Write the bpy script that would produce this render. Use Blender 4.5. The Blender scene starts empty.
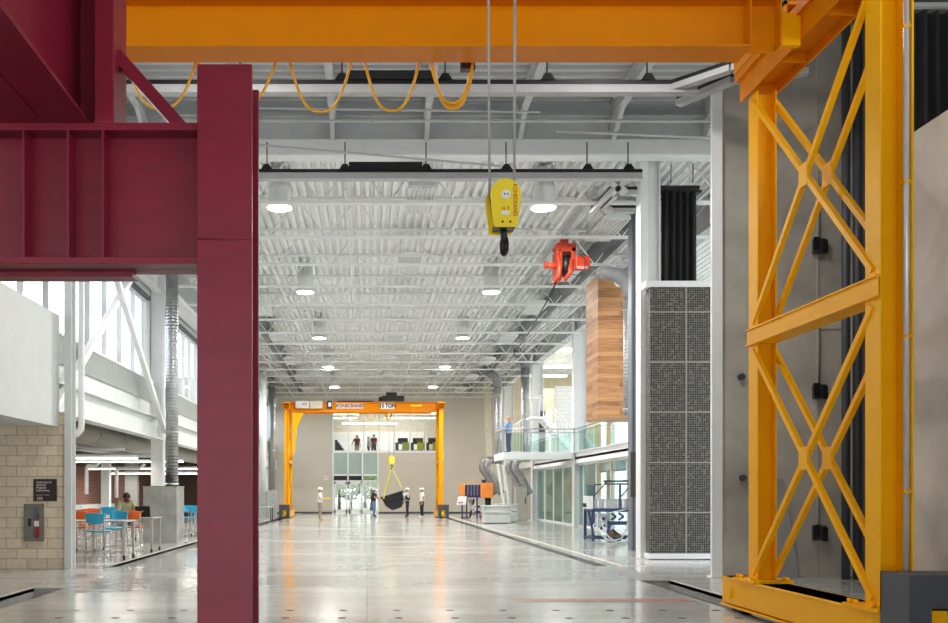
import bpy, bmesh, math, random
from mathutils import Vector, Matrix
random.seed(7)
PI = math.pi
SC = bpy.context.scene
COL = SC.collection
V = Vector

# ------------------------------------------------------------------ helpers
def lin(c):
    out = []
    for v in c:
        v = v / 255.0
        out.append(v / 12.92 if v <= 0.04045 else ((v + 0.055) / 1.055) ** 2.4)
    return tuple(out)

def M(name, col, rough=0.5, metal=0.0, var=0.06, scale=3.0, bump=0.0, bscale=60.0, coat=0.0, spec=0.5, stretch=None):
    m = bpy.data.materials.new(name); m.use_nodes = True
    nt = m.node_tree; b = nt.nodes['Principled BSDF']
    c = lin(col)
    b.inputs['Roughness'].default_value = rough
    b.inputs['Metallic'].default_value = metal
    b.inputs['Specular IOR Level'].default_value = spec
    b.inputs['Coat Weight'].default_value = coat
    tc = nt.nodes.new('ShaderNodeTexCoord')
    mp = nt.nodes.new('ShaderNodeMapping')
    if stretch: mp.inputs['Scale'].default_value = stretch
    nt.links.new(tc.outputs['Object'], mp.inputs['Vector'])
    n = nt.nodes.new('ShaderNodeTexNoise'); n.inputs['Scale'].default_value = scale; n.inputs['Detail'].default_value = 5
    nt.links.new(mp.outputs['Vector'], n.inputs['Vector'])
    r = nt.nodes.new('ShaderNodeValToRGB')
    r.color_ramp.elements[0].position = 0.3; r.color_ramp.elements[1].position = 0.7
    r.color_ramp.elements[0].color = tuple(max(0, x * (1 - var)) for x in c) + (1,)
    r.color_ramp.elements[1].color = tuple(min(1, x * (1 + var)) for x in c) + (1,)
    nt.links.new(n.outputs['Fac'], r.inputs['Fac'])
    nt.links.new(r.outputs['Color'], b.inputs['Base Color'])
    if bump:
        n2 = nt.nodes.new('ShaderNodeTexNoise'); n2.inputs['Scale'].default_value = bscale
        nt.links.new(mp.outputs['Vector'], n2.inputs['Vector'])
        bp = nt.nodes.new('ShaderNodeBump'); bp.inputs['Strength'].default_value = bump; bp.inputs['Distance'].default_value = 0.01
        nt.links.new(n2.outputs['Fac'], bp.inputs['Height']); nt.links.new(bp.outputs['Normal'], b.inputs['Normal'])
    return m

def EM(name, col, strength):
    m = bpy.data.materials.new(name); m.use_nodes = True
    nt = m.node_tree; b = nt.nodes['Principled BSDF']
    c = lin(col) + (1,)
    b.inputs['Base Color'].default_value = c
    b.inputs['Emission Color'].default_value = c
    b.inputs['Emission Strength'].default_value = strength
    return m

def GLASS(name, tint, gloss=0.06, rough=0.02):
    m = bpy.data.materials.new(name); m.use_nodes = True
    nt = m.node_tree; nt.nodes.clear()
    o = nt.nodes.new('ShaderNodeOutputMaterial'); mix = nt.nodes.new('ShaderNodeMixShader')
    t = nt.nodes.new('ShaderNodeBsdfTransparent'); g = nt.nodes.new('ShaderNodeBsdfGlossy')
    t.inputs['Color'].default_value = tuple(tint) + (1,)
    g.inputs['Roughness'].default_value = rough
    lw = nt.nodes.new('ShaderNodeLayerWeight'); lw.inputs['Blend'].default_value = 0.25
    mt = nt.nodes.new('ShaderNodeMath'); mt.operation = 'MULTIPLY_ADD'
    mt.inputs[1].default_value = 0.45; mt.inputs[2].default_value = gloss
    nt.links.new(lw.outputs['Fresnel'], mt.inputs[0])
    nt.links.new(mt.outputs[0], mix.inputs['Fac'])
    nt.links.new(t.outputs[0], mix.inputs[1]); nt.links.new(g.outputs[0], mix.inputs[2])
    nt.links.new(mix.outputs[0], o.inputs['Surface'])
    return m

ORG = {}
def org(o):
    return ORG.get(o.name, V((0, 0, 0))) if o else V((0, 0, 0))

class MB:
    """collects shapes in world coordinates and links them as one mesh object"""
    def __init__(s): s.v = []; s.f = []; s.sm = []
    def add(s, vs, fs, smooth=False):
        n = len(s.v); s.v += [tuple(p) for p in vs]
        s.f += [tuple(i + n for i in f) for f in fs]; s.sm += [smooth] * len(fs)
        return s
    def box(s, x0, x1, y0, y1, z0, z1):
        if x0 > x1: x0, x1 = x1, x0
        if y0 > y1: y0, y1 = y1, y0
        if z0 > z1: z0, z1 = z1, z0
        vs = [(x, y, z) for z in (z0, z1) for y in (y0, y1) for x in (x0, x1)]
        return s.add(vs, [(0, 2, 3, 1), (4, 5, 7, 6), (0, 1, 5, 4), (2, 6, 7, 3), (0, 4, 6, 2), (1, 3, 7, 5)])
    def obox(s, c, ax, ay, az, hx, hy, hz):
        c = V(c); vs = []
        for k in (-1, 1):
            for j in (-1, 1):
                for i in (-1, 1):
                    vs.append(c + ax * (hx * i) + ay * (hy * j) + az * (hz * k))
        return s.add(vs, [(0, 2, 3, 1), (4, 5, 7, 6), (0, 1, 5, 4), (2, 6, 7, 3), (0, 4, 6, 2), (1, 3, 7, 5)])
    def bar(s, p0, p1, w, h, up=(0, 0, 1)):
        p0, p1 = V(p0), V(p1); a = (p1 - p0); L = a.length; a.normalize(); up = V(up)
        sd = a.cross(up)
        if sd.length < 1e-4: sd = a.cross(V((1, 0, 0)))
        sd.normalize(); up = sd.cross(a)
        return s.obox((p0 + p1) / 2, a, sd, up, L / 2, w / 2, h / 2)
    def ibeam(s, p0, p1, up, h, w, tf=0.018, tw=0.012):
        p0, p1 = V(p0), V(p1); a = (p1 - p0); L = a.length; a.normalize(); up = V(up).normalized()
        sd = a.cross(up).normalized(); c = (p0 + p1) / 2
        s.obox(c + up * (h / 2 - tf / 2), a, sd, up, L / 2, w / 2, tf / 2)
        s.obox(c - up * (h / 2 - tf / 2), a, sd, up, L / 2, w / 2, tf / 2)
        return s.obox(c, a, sd, up, L / 2, tw / 2, h / 2 - tf)
    def cyl(s, p0, p1, r0, r1=None, n=12, caps=True):
        r1 = r0 if r1 is None else r1
        return s.loft([(p0, r0), (p1, r1)], n, caps)
    def loft(s, pts, n=10, caps=True):
        P = [V(p) for p, _ in pts]; vs = []; fs = []
        prev = None
        for i, (p, r) in enumerate(pts):
            d = (P[min(i + 1, len(P) - 1)] - P[max(i - 1, 0)])
            if d.length < 1e-9: d = V((0, 0, 1))
            d.normalize()
            if prev is None:
                u = d.cross(V((0, 0, 1)) if abs(d.z) < 0.9 else V((1, 0, 0))).normalized()
            else:
                u = (prev - d * prev.dot(d)).normalized()
            prev = u; w = d.cross(u)
            for k in range(n):
                t = 2 * PI * k / n
                vs.append(P[i] + (u * math.cos(t) + w * math.sin(t)) * r)
        m = len(pts)
        for i in range(m - 1):
            for k in range(n):
                a = i * n + k; b = i * n + (k + 1) % n
                fs.append((a, b, b + n, a + n))
        s.add(vs, fs, True)
        if caps:
            n0 = len(s.v) - len(vs)
            s.f += [tuple(n0 + k for k in reversed(range(n))), tuple(n0 + (m - 1) * n + k for k in range(n))]
            s.sm += [False, False]
        return s
    def tube(s, path, r, n=8): return s.loft([(p, r) for p in path], n)
    def ell(s, c, rx, ry, rz, nu=16, nv=10, z0=-1.0, mat=None):
        """ellipsoid, cut below z0 (in unit sphere)"""
        vs = []; fs = []; t0 = math.asin(max(-1, min(1, z0)))
        for j in range(nv + 1):
            t = t0 + (PI / 2 - t0) * j / nv
            for i in range(nu):
                a = 2 * PI * i / nu
                p = V((rx * math.cos(t) * math.cos(a), ry * math.cos(t) * math.sin(a), rz * math.sin(t)))
                if mat is not None: p = mat @ p
                vs.append(V(c) + p)
        for j in range(nv):
            for i in range(nu):
                a = j * nu + i; b = j * nu + (i + 1) % nu
                fs.append((a, b, b + nu, a + nu))
        fs.append(tuple(reversed(range(nu))))
        return s.add(vs, fs, True)
    def prism(s, poly, o, u, w, t):
        """polygon poly in plane (o;u,w), extruded by vector t"""
        o, u, w, t = V(o), V(u), V(w), V(t); n = len(poly)
        vs = [o + u * a + w * b for a, b in poly] + [o + u * a + w * b + t for a, b in poly]
        fs = [tuple(reversed(range(n))), tuple(range(n, 2 * n))] + [(i, (i + 1) % n, (i + 1) % n + n, i + n) for i in range(n)]
        return s.add(vs, fs)
    def build(s, name, mat, parent=None, bevel=0.0, smooth=None, **props):
        off = org(parent)
        me = bpy.data.meshes.new(name)
        me.from_pydata([(x - off.x, y - off.y, z - off.z) for x, y, z in s.v], [], s.f)
        for p, q in zip(me.polygons, s.sm): p.use_smooth = q if smooth is None else smooth
        bm = bmesh.new(); bm.from_mesh(me); bmesh.ops.recalc_face_normals(bm, faces=bm.faces[:]); bm.to_mesh(me); bm.free()
        me.materials.append(mat)
        o = bpy.data.objects.new(name, me); COL.objects.link(o)
        if parent: o.parent = parent; ORG[o.name] = off
        if bevel:
            md = o.modifiers.new('bev', 'BEVEL'); md.width = bevel; md.segments = 2; md.limit_method = 'ANGLE'
        for k, q in props.items(): o[k] = q
        return o

def thing(name, label, cat, loc=(0, 0, 0), rz=0.0, group=None):
    o = bpy.data.objects.new(name, None); COL.objects.link(o)
    o.location = loc; o.rotation_euler = (0, 0, rz); o.empty_display_size = 0.2
    ORG[o.name] = V(loc)
    return tag(o, label, cat, group)
def tag(o, label, cat, group=None):
    o['label'] = label; o['category'] = cat
    if group: o['group'] = group
    return o
def struct(o, label=None):
    o['kind'] = 'structure'
    if label: o['label'] = label
    return o
def dup(root, loc, rz=None, label=None, group=None):
    r = root.copy(); COL.objects.link(r); r.location = loc
    if rz is not None: r.rotation_euler = (0, 0, rz)
    if label: r['label'] = label
    if group: r['group'] = group
    for ch in list(root.children):
        c = ch.copy(); COL.objects.link(c); c.parent = r
        for g in list(ch.children):
            d = g.copy(); COL.objects.link(d); d.parent = c
    return r
def text(body, name, mat, parent, loc, size, rot=(PI / 2, 0, 0), align='CENTER', ext=0.002, sx=1.0, bold=0.0):
    cu = bpy.data.curves.new(name, 'FONT'); cu.body = body; cu.size = size; cu.extrude = ext
    cu.offset = bold; cu.align_x = align; cu.align_y = 'CENTER'
    cu.materials.append(mat)
    tmp = bpy.data.objects.new(name, cu); COL.objects.link(tmp)
    me = bpy.data.meshes.new_from_object(tmp.evaluated_get(bpy.context.evaluated_depsgraph_get()))
    bpy.data.objects.remove(tmp)
    o = bpy.data.objects.new(name, me); COL.objects.link(o)
    o.parent = parent; o.location = V(loc) - org(parent); o.rotation_euler = rot; o.scale = (sx, 1, 1)
    return o

F, VX, VY, EYE = 900.0, 367.0, 493.0, 1.5
def P(x, y, d): return V(((x - VX) * d / F, d, EYE + (VY - y) * d / F))
def X(x, d): return (x - VX) * d / F
def Z(y, d): return EYE + (VY - y) * d / F

# ------------------------------------------------------------------ camera
cam = bpy.data.cameras.new('camera'); co = bpy.data.objects.new('camera', cam); COL.objects.link(co)
co.location = (0, 0, EYE); co.rotation_euler = (PI / 2, 0, 0)
cam.sensor_width = 36; cam.lens = F / 948 * 36; cam.shift_x = (474 - VX) / 948; cam.shift_y = (VY - 311.5) / 948
cam.clip_end = 500; SC.camera = co
vs = SC.view_settings; vs.view_transform = 'Standard'; vs.look = 'None'; vs.gamma = 1; vs.use_curve_mapping = False
vs.exposure = 0.1

# ------------------------------------------------------------------ materials
maroon = M('maroon_enamel', (126, 24, 46), 0.34, var=0.10, bump=0.12, bscale=220, spec=0.4, stretch=(1, 1, 3))
orange = M('orange_yellow_enamel', (255, 182, 6), 0.36, var=0.04, bump=0.05, bscale=150, spec=0.14)
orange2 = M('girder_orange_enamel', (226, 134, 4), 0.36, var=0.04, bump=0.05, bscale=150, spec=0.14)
white = M('white_paint', (238, 239, 238), 0.5, var=0.03)
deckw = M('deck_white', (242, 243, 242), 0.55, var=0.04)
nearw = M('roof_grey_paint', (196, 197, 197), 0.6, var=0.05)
offwhite = M('offwhite_panel', (216, 219, 217), 0.55, var=0.03)
beige = M('beige_wall_paint', (205, 197, 181), 0.7, var=0.03, scale=0.6)
grey = M('grey_paint', (150, 151, 150), 0.5)
dkgrey = M('dark_grey_paint', (68, 70, 76), 0.45, var=0.08)
black = M('black_plastic', (22, 22, 23), 0.45)
iron = M('black_iron', (40, 40, 42), 0.4, metal=0.5)
steel = M('galvanised_steel', (176, 178, 178), 0.33, metal=0.85, var=0.16, scale=9)
steel2 = M('brushed_steel', (190, 190, 188), 0.3, metal=0.9, var=0.1, stretch=(1, 1, 12))
rope_m = M('wire_rope', (168, 168, 166), 0.5)
concrete = M('concrete', (186, 180, 169), 0.75, var=0.28, scale=0.9, bump=0.2, bscale=30)
concdark = M('trench_concrete', (70, 68, 66), 0.8, var=0.25, scale=8)
curbm = M('pale_curb_concrete', (186, 182, 172), 0.6, var=0.1)
red = M('red_enamel', (196, 62, 30), 0.42, var=0.1)
yellow = M('hook_yellow', (255, 222, 26), 0.4, var=0.03)
yellowc = M('yellow_cable_rubber', (226, 168, 20), 0.5)
redtxt = M('red_ink', (188, 40, 36), 0.5)
blacktxt = M('black_ink', (14, 14, 15), 0.5)
whitetxt = M('white_ink', (238, 238, 236), 0.5)
curtain_m = M('black_drape', (26, 25, 26), 0.9, var=0.2)
signm = M('dark_brown_sign', (52, 40, 38), 0.5)
orangep = M('orange_plastic', (238, 104, 36), 0.4)
bluep = M('blue_plastic', (40, 160, 200), 0.4)
legm = M('grey_leg_steel', (186, 186, 182), 0.35, metal=0.4)
tabm = M('grey_laminate', (168, 165, 158), 0.4)
navy = M('navy_frame_enamel', (34, 42, 96), 0.4)
orangeb = M('orange_cabinet_enamel', (240, 142, 60), 0.45)
tubm = M('pale_grey_polymer', (206, 208, 206), 0.5)
skin1 = M('skin_light', (206, 156, 128), 0.6)
skin2 = M('skin_brown', (104, 70, 52), 0.6)
glass = GLASS('clear_glass', (0.93, 0.97, 0.96))
gglass = GLASS('green_tinted_glass', (0.80, 0.92, 0.89), 0.08)
lampglow = EM('lamp_glow', (255, 250, 242), 9.0)
tubeglow = EM('fluorescent_glow', (255, 250, 240), 5.0)
frost = M('frosted_green_glass', (168, 186, 178), 0.35, var=0.04)

def floor_material():
    m = bpy.data.materials.new('polished_concrete'); m.use_nodes = True
    nt = m.node_tree; b = nt.nodes['Principled BSDF']
    tc = nt.nodes.new('ShaderNodeTexCoord')
    n1 = nt.nodes.new('ShaderNodeTexNoise'); n1.inputs['Scale'].default_value = 0.35; n1.inputs['Detail'].default_value = 8; n1.inputs['Roughness'].default_value = 0.65
    n2 = nt.nodes.new('ShaderNodeTexNoise'); n2.inputs['Scale'].default_value = 9; n2.inputs['Detail'].default_value = 6
    mp = nt.nodes.new('ShaderNodeMapping'); mp.inputs['Scale'].default_value = (0.5, 1.6, 1)
    nt.links.new(tc.outputs['Object'], mp.inputs['Vector']); nt.links.new(mp.outputs['Vector'], n1.inputs['Vector'])
    nt.links.new(tc.outputs['Object'], n2.inputs['Vector'])
    mx = nt.nodes.new('ShaderNodeMath'); mx.operation = 'MULTIPLY_ADD'; mx.inputs[1].default_value = 0.3
    nt.links.new(n2.outputs['Fac'], mx.inputs[0]); nt.links.new(n1.outputs['Fac'], mx.inputs[2])
    r = nt.nodes.new('ShaderNodeValToRGB')
    r.color_ramp.elements[0].position = 0.45; r.color_ramp.elements[1].position = 0.85
    r.color_ramp.elements[0].color = lin((164, 163, 159)) + (1,); r.color_ramp.elements[1].color = lin((206, 206, 203)) + (1,)
    nt.links.new(mx.outputs[0], r.inputs['Fac'])
    # sawn joints every 5 m
    sx = nt.nodes.new('ShaderNodeSeparateXYZ'); nt.links.new(tc.outputs['Object'], sx.inputs[0])
    def joint(sock, pitch, off):
        a = nt.nodes.new('ShaderNodeMath'); a.operation = 'ADD'; a.inputs[1].default_value = off; nt.links.new(sock, a.inputs[0])
        p = nt.nodes.new('ShaderNodeMath'); p.operation = 'PINGPONG'; p.inputs[1].default_value = pitch / 2; nt.links.new(a.outputs[0], p.inputs[0])
        l = nt.nodes.new('ShaderNodeMath'); l.operation = 'LESS_THAN'; l.inputs[1].default_value = 0.008; nt.links.new(p.outputs[0], l.inputs[0])
        return l.outputs[0]
    j = nt.nodes.new('ShaderNodeMath'); j.operation = 'MAXIMUM'
    nt.links.new(joint(sx.outputs['X'], 4.7, 0.0), j.inputs[0]); nt.links.new(joint(sx.outputs['Y'], 9.2, 1.0), j.inputs[1])
    mc = nt.nodes.new('ShaderNodeMixRGB'); mc.blend_type = 'MULTIPLY'; mc.inputs['Color2'].default_value = (0.74, 0.73, 0.71, 1)
    nt.links.new(j.outputs[0], mc.inputs['Fac']); nt.links.new(r.outputs['Color'], mc.inputs['Color1'])
    nt.links.new(mc.outputs['Color'], b.inputs['Base Color'])
    rr = nt.nodes.new('ShaderNodeMapRange'); rr.inputs['To Min'].default_value = 0.08; rr.inputs['To Max'].default_value = 0.26
    nt.links.new(n1.outputs['Fac'], rr.inputs['Value']); nt.links.new(rr.outputs[0], b.inputs['Roughness'])
    b.inputs['Coat Weight'].default_value = 0.25; b.inputs['Coat Roughness'].default_value = 0.12
    return m
floorm = floor_material()

def brick_material(name, c1, c2, mort, bw, bh, plane='XZ', ms=0.012):
    m = bpy.data.materials.new(name); m.use_nodes = True
    nt = m.node_tree; b = nt.nodes['Principled BSDF']; b.inputs['Roughness'].default_value = 0.8
    tc = nt.nodes.new('ShaderNodeTexCoord'); sx = nt.nodes.new('ShaderNodeSeparateXYZ'); cx = nt.nodes.new('ShaderNodeCombineXYZ')
    nt.links.new(tc.outputs['Object'], sx.inputs[0])
    nt.links.new(sx.outputs[plane[0]], cx.inputs['X']); nt.links.new(sx.outputs[plane[1]], cx.inputs['Y'])
    t = nt.nodes.new('ShaderNodeTexBrick'); t.inputs['Scale'].default_value = 1.0
    t.inputs['Color1'].default_value = lin(c1) + (1,); t.inputs['Color2'].default_value = lin(c2) + (1,); t.inputs['Mortar'].default_value = lin(mort) + (1,)
    t.inputs['Mortar Size'].default_value = ms; t.inputs['Brick Width'].default_value = bw; t.inputs['Row Height'].default_value = bh; t.inputs['Bias'].default_value = 0.0
    nt.links.new(cx.outputs[0], t.inputs['Vector'])
    n = nt.nodes.new('ShaderNodeTexNoise'); n.inputs['Scale'].default_value = 14; n.inputs['Detail'].default_value = 6; nt.links.new(tc.outputs['Object'], n.inputs['Vector'])
    mr = nt.nodes.new('ShaderNodeMapRange'); mr.inputs['To Min'].default_value = 0.78; mr.inputs['To Max'].default_value = 1.15; nt.links.new(n.outputs['Fac'], mr.inputs['Value'])
    mc = nt.nodes.new('ShaderNodeMixRGB'); mc.blend_type = 'MULTIPLY'; mc.inputs['Fac'].default_value = 1
    nt.links.new(t.outputs['Color'], mc.inputs['Color1']); nt.links.new(mr.outputs[0], mc.inputs['Color2'])
    nt.links.new(mc.outputs['Color'], b.inputs['Base Color'])
    bp = nt.nodes.new('ShaderNodeBump'); bp.inputs['Strength'].default_value = 0.5; bp.inputs['Distance'].default_value = 0.01; bp.invert = True
    nt.links.new(t.outputs['Fac'], bp.inputs['Height']); nt.links.new(bp.outputs['Normal'], b.inputs['Normal'])
    return m
blockm = brick_material('buff_concrete_block', (240, 224, 196), (228, 212, 184), (190, 172, 146), 0.4064, 0.2032, ms=0.008)
redbrick = brick_material('red_brick', (150, 82, 64), (128, 66, 52), (168, 150, 138), 0.24, 0.09, 'YZ')
whiteblock = brick_material('white_painted_block', (226, 226, 222), (220, 220, 216), (196, 196, 192), 0.406, 0.203)
greybrick = brick_material('pale_brick', (214, 198, 172), (222, 212, 196), (230, 226, 218), 0.4, 0.12)

def plank_material(name, plane):
    m = bpy.data.materials.new(name); m.use_nodes = True
    nt = m.node_tree; b = nt.nodes['Principled BSDF']; b.inputs['Roughness'].default_value = 0.55
    tc = nt.nodes.new('ShaderNodeTexCoord'); sx = nt.nodes.new('ShaderNodeSeparateXYZ'); cx = nt.nodes.new('ShaderNodeCombineXYZ')
    nt.links.new(tc.outputs['Object'], sx.inputs[0])
    ad = nt.nodes.new('ShaderNodeMath'); ad.operation = 'ADD'; nt.links.new(sx.outputs['X'], ad.inputs[0]); nt.links.new(sx.outputs['Y'], ad.inputs[1])
    nt.links.new(ad.outputs[0], cx.inputs['X']); nt.links.new(sx.outputs['Z'], cx.inputs['Y'])
    t = nt.nodes.new('ShaderNodeTexBrick'); t.inputs['Scale'].default_value = 1
    t.inputs['Color1'].default_value = (0, 0, 0, 1); t.inputs['Color2'].default_value = (1, 1, 1, 1); t.inputs['Mortar'].default_value = (0.2, 0.2, 0.2, 1)
    t.inputs['Mortar Size'].default_value = 0.004; t.inputs['Brick Width'].default_value = 1.3; t.inputs['Row Height'].default_value = 0.13
    nt.links.new(cx.outputs[0], t.inputs['Vector'])
    mp = nt.nodes.new('ShaderNodeMapping'); mp.inputs['Scale'].default_value = (1.2, 22, 1); nt.links.new(cx.outputs[0], mp.inputs['Vector'])
    n = nt.nodes.new('ShaderNodeTexNoise'); n.inputs['Scale'].default_value = 1.5; n.inputs['Detail'].default_value = 6; nt.links.new(mp.outputs[0], n.inputs['Vector'])
    a = nt.nodes.new('ShaderNodeMath'); a.operation = 'MULTIPLY_ADD'; a.inputs[1].default_value = 0.5
    nt.links.new(t.outputs['Color'], a.inputs[0]); nt.links.new(n.outputs['Fac'], a.inputs[2])
    r = nt.nodes.new('ShaderNodeValToRGB'); e = r.color_ramp.elements
    e[0].position = 0.25; e[0].color = lin((100, 64, 38)) + (1,); e[1].position = 0.95; e[1].color = lin((196, 146, 96)) + (1,)
    k = r.color_ramp.elements.new(0.55); k.color = lin((158, 108, 66)) + (1,)
    nt.links.new(a.outputs[0], r.inputs['Fac']); nt.links.new(r.outputs['Color'], b.inputs['Base Color'])
    return m
wood = plank_material('reclaimed_plank', 'XZ')
palewood = M('pale_ply', (214, 190, 150), 0.6, var=0.1, scale=2, stretch=(1, 1, 14))

def gabion_material():
    """wire grid over dark crushed stone, 5 cm mesh"""
    m = bpy.data.materials.new('wire_mesh_stone'); m.use_nodes = True
    nt = m.node_tree; b = nt.nodes['Principled BSDF']; b.inputs['Roughness'].default_value = 0.7
    tc = nt.nodes.new('ShaderNodeTexCoord'); sx = nt.nodes.new('ShaderNodeSeparateXYZ'); nt.links.new(tc.outputs['Object'], sx.inputs[0])
    ad = nt.nodes.new('ShaderNodeMath'); ad.operation = 'ADD'; nt.links.new(sx.outputs['X'], ad.inputs[0]); nt.links.new(sx.outputs['Y'], ad.inputs[1])
    pitch = 0.052
    def fr(sock):
        d = nt.nodes.new('ShaderNodeMath'); d.operation = 'DIVIDE'; d.inputs[1].default_value = pitch; nt.links.new(sock, d.inputs[0])
        f = nt.nodes.new('ShaderNodeMath'); f.operation = 'FRACT'; nt.links.new(d.outputs[0], f.inputs[0])
        fl = nt.nodes.new('ShaderNodeMath'); fl.operation = 'FLOOR'; nt.links.new(d.outputs[0], fl.inputs[0])
        l = nt.nodes.new('ShaderNodeMath'); l.operation = 'LESS_THAN'; l.inputs[1].default_value = 0.2; nt.links.new(f.outputs[0], l.inputs[0])
        return fl.outputs[0], l.outputs[0]
    fx, lx = fr(ad.outputs[0]); fz, lz = fr(sx.outputs['Z'])
    cx = nt.nodes.new('ShaderNodeCombineXYZ'); nt.links.new(fx, cx.inputs['X']); nt.links.new(fz, cx.inputs['Y'])
    wn = nt.nodes.new('ShaderNodeTexWhiteNoise'); wn.noise_dimensions = '2D'; nt.links.new(cx.outputs[0], wn.inputs['Vector'])
    r = nt.nodes.new('ShaderNodeValToRGB'); e = r.color_ramp.elements
    e[0].position = 0.1; e[0].color = lin((26, 26, 25)) + (1,); e[1].position = 1.0; e[1].color = lin((108, 100, 88)) + (1,)
    k = e.new(0.7); k.color = lin((50, 48, 45)) + (1,)
    nt.links.new(wn.outputs['Value'], r.inputs['Fac'])
    mx = nt.nodes.new('ShaderNodeMath'); mx.operation = 'MAXIMUM'; nt.links.new(lx, mx.inputs[0]); nt.links.new(lz, mx.inputs[1])
    mc = nt.nodes.new('ShaderNodeMixRGB'); mc.inputs['Color2'].default_value = lin((122, 120, 112)) + (1,)
    nt.links.new(mx.outputs[0], mc.inputs['Fac']); nt.links.new(r.outputs['Color'], mc.inputs['Color1'])
    nt.links.new(mc.outputs['Color'], b.inputs['Base Color'])
    bp = nt.nodes.new('ShaderNodeBump'); bp.inputs['Strength'].default_value = 0.6; bp.inputs['Distance'].default_value = 0.02
    nt.links.new(mx.outputs[0], bp.inputs['Height']); nt.links.new(bp.outputs['Normal'], b.inputs['Normal'])
    return m
gabion = gabion_material()

def spiral_material():
    """spiral-wound galvanised duct: rings along the duct"""
    m = M('spiral_duct_steel', (172, 175, 176), 0.36, metal=0.75, var=0.14, scale=5)
    nt = m.node_tree; b = nt.nodes['Principled BSDF']
    tc = nt.nodes.new('ShaderNodeTexCoord'); w = nt.nodes.new('ShaderNodeTexWave'); w.wave_type = 'BANDS'; w.bands_direction = 'Z'
    w.inputs['Scale'].default_value = 3.2
    nt.links.new(tc.outputs['Object'], w.inputs['Vector'])
    bp = nt.nodes.new('ShaderNodeBump'); bp.inputs['Strength'].default_value = 0.5; bp.inputs['Distance'].default_value = 0.02
    nt.links.new(w.outputs['Fac'], bp.inputs['Height']); nt.links.new(bp.outputs['Normal'], b.inputs['Normal'])
    return m
spiral = spiral_material()
# ------------------------------------------------------------------ world and sun-less sky
w = bpy.data.worlds.new('sky'); SC.world = w; w.use_nodes = True
nt = w.node_tree; bg = nt.nodes['Background']
tc = nt.nodes.new('ShaderNodeTexCoord'); sp = nt.nodes.new('ShaderNodeSeparateXYZ'); nt.links.new(tc.outputs['Generated'], sp.inputs[0])
rp = nt.nodes.new('ShaderNodeValToRGB')
rp.color_ramp.elements[0].position = 0.0; rp.color_ramp.elements[0].color = (0.95, 0.97, 1.0, 1)
rp.color_ramp.elements[1].position = 0.7; rp.color_ramp.elements[1].color = (0.74, 0.86, 1.0, 1)
nt.links.new(sp.outputs['Z'], rp.inputs['Fac']); nt.links.new(rp.outputs['Color'], bg.inputs['Color'])
bg.inputs['Strength'].default_value = 3.5

# ------------------------------------------------------------------ floor with the two rail trenches
YF = 66.0
b = MB()
b.box(-20, -5.25, -8, 90, -0.3, 0); b.box(-4.75, 4.67, -8, YF + 0.3, -0.3, 0); b.box(5.17, 20, -8, 90, -0.3, 0)
b.box(-5.25, -4.75, 14.2, 18.3, -0.3, 0); b.box(4.67, 5.17, 15.42, 18.4, -0.3, -0.03); b.box(4.95, 5.17, 18.4, YF, -0.3, 0)
struct(b.build('floor', floorm))
b = MB()
b.box(-5.25, -4.75, -8, 14.2, -0.3, -0.16); b.box(-5.25, -4.75, 18.3, YF, -0.3, -0.16)
b.box(4.67, 5.17, -8, 15.4, -0.3, -0.16); b.box(4.67, 4.95, 18.4, YF, -0.3, -0.16)
struct(b.build('floor_trench_bed', concdark))
b = MB(); b.box(4.67, 5.17, 15.4, 18.4, -0.02, 0.004)
tag(b.build('trench_cover_plate', M('cover_plate_grey', (150, 150, 148), .4, metal=.2)), 'steel cover plate over the rail trench in front of the stone filled mesh panel', 'cover plate')
for x, y0, y1 in ((-4.86, -8, 14.2), (-4.86, 18.3, YF), (4.8, -8, 15.4), (4.8, 18.4, YF)):
    b = MB(); b.ibeam((x, y0, -0.1), (x, y1, -0.1), (0, 0, 1), 0.12, 0.07, 0.02, 0.02)
    tag(b.build('crane_rail', iron), 'dark steel crane rail sunk in the %s trench, %s' % ('cafe side' if x < 0 else 'glass wall side', 'beyond the cover' if y0 > 0 else 'stretch nearest the camera'), 'rail')
i = 1
for x0, x1, y0, y1 in ((5.17, 5.32, 18.4, YF), (-5.34, -5.25, 18.3, YF), (-5.33, -5.25, 2, 14.2), (5.17, 5.25, 2, 15.4)):
    b = MB(); b.box(x0, x1, y0, y1, -0.05, 0.006); struct(b.build('trim_%d' % i, curbm)); i += 1
# faded red floor strip
b = MB(); b.box(2.05, 4.55, 12.35, 12.75, -0.01, 0.002)
tag(b.build('floor_marking', M('faded_red_paint', (156, 112, 98), 0.45, var=0.25, scale=6)), 'faded red painted strip across the concrete before the crane leg', 'floor marking')
# strong-floor anchor sockets
sock = None
for r_, y in enumerate((11.5, 10.8)):
    for k in range(13):
        x = -3.7 + 0.68 * k
        if -3.0 < x < -0.5 and False: continue
        if sock is None:
            b = MB(); b.cyl((0, 0, -0.01), (0, 0, 0.003), 0.05, n=16)
            sock = b.build('floor_anchor', concdark)
            tag(sock, 'round dark anchor socket set flush in the near concrete floor', 'floor anchor', 'floor anchor sockets'); sock.location = (x, y, 0)
        else:
            c = sock.copy(); COL.objects.link(c); c.location = (x, y, 0)

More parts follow.
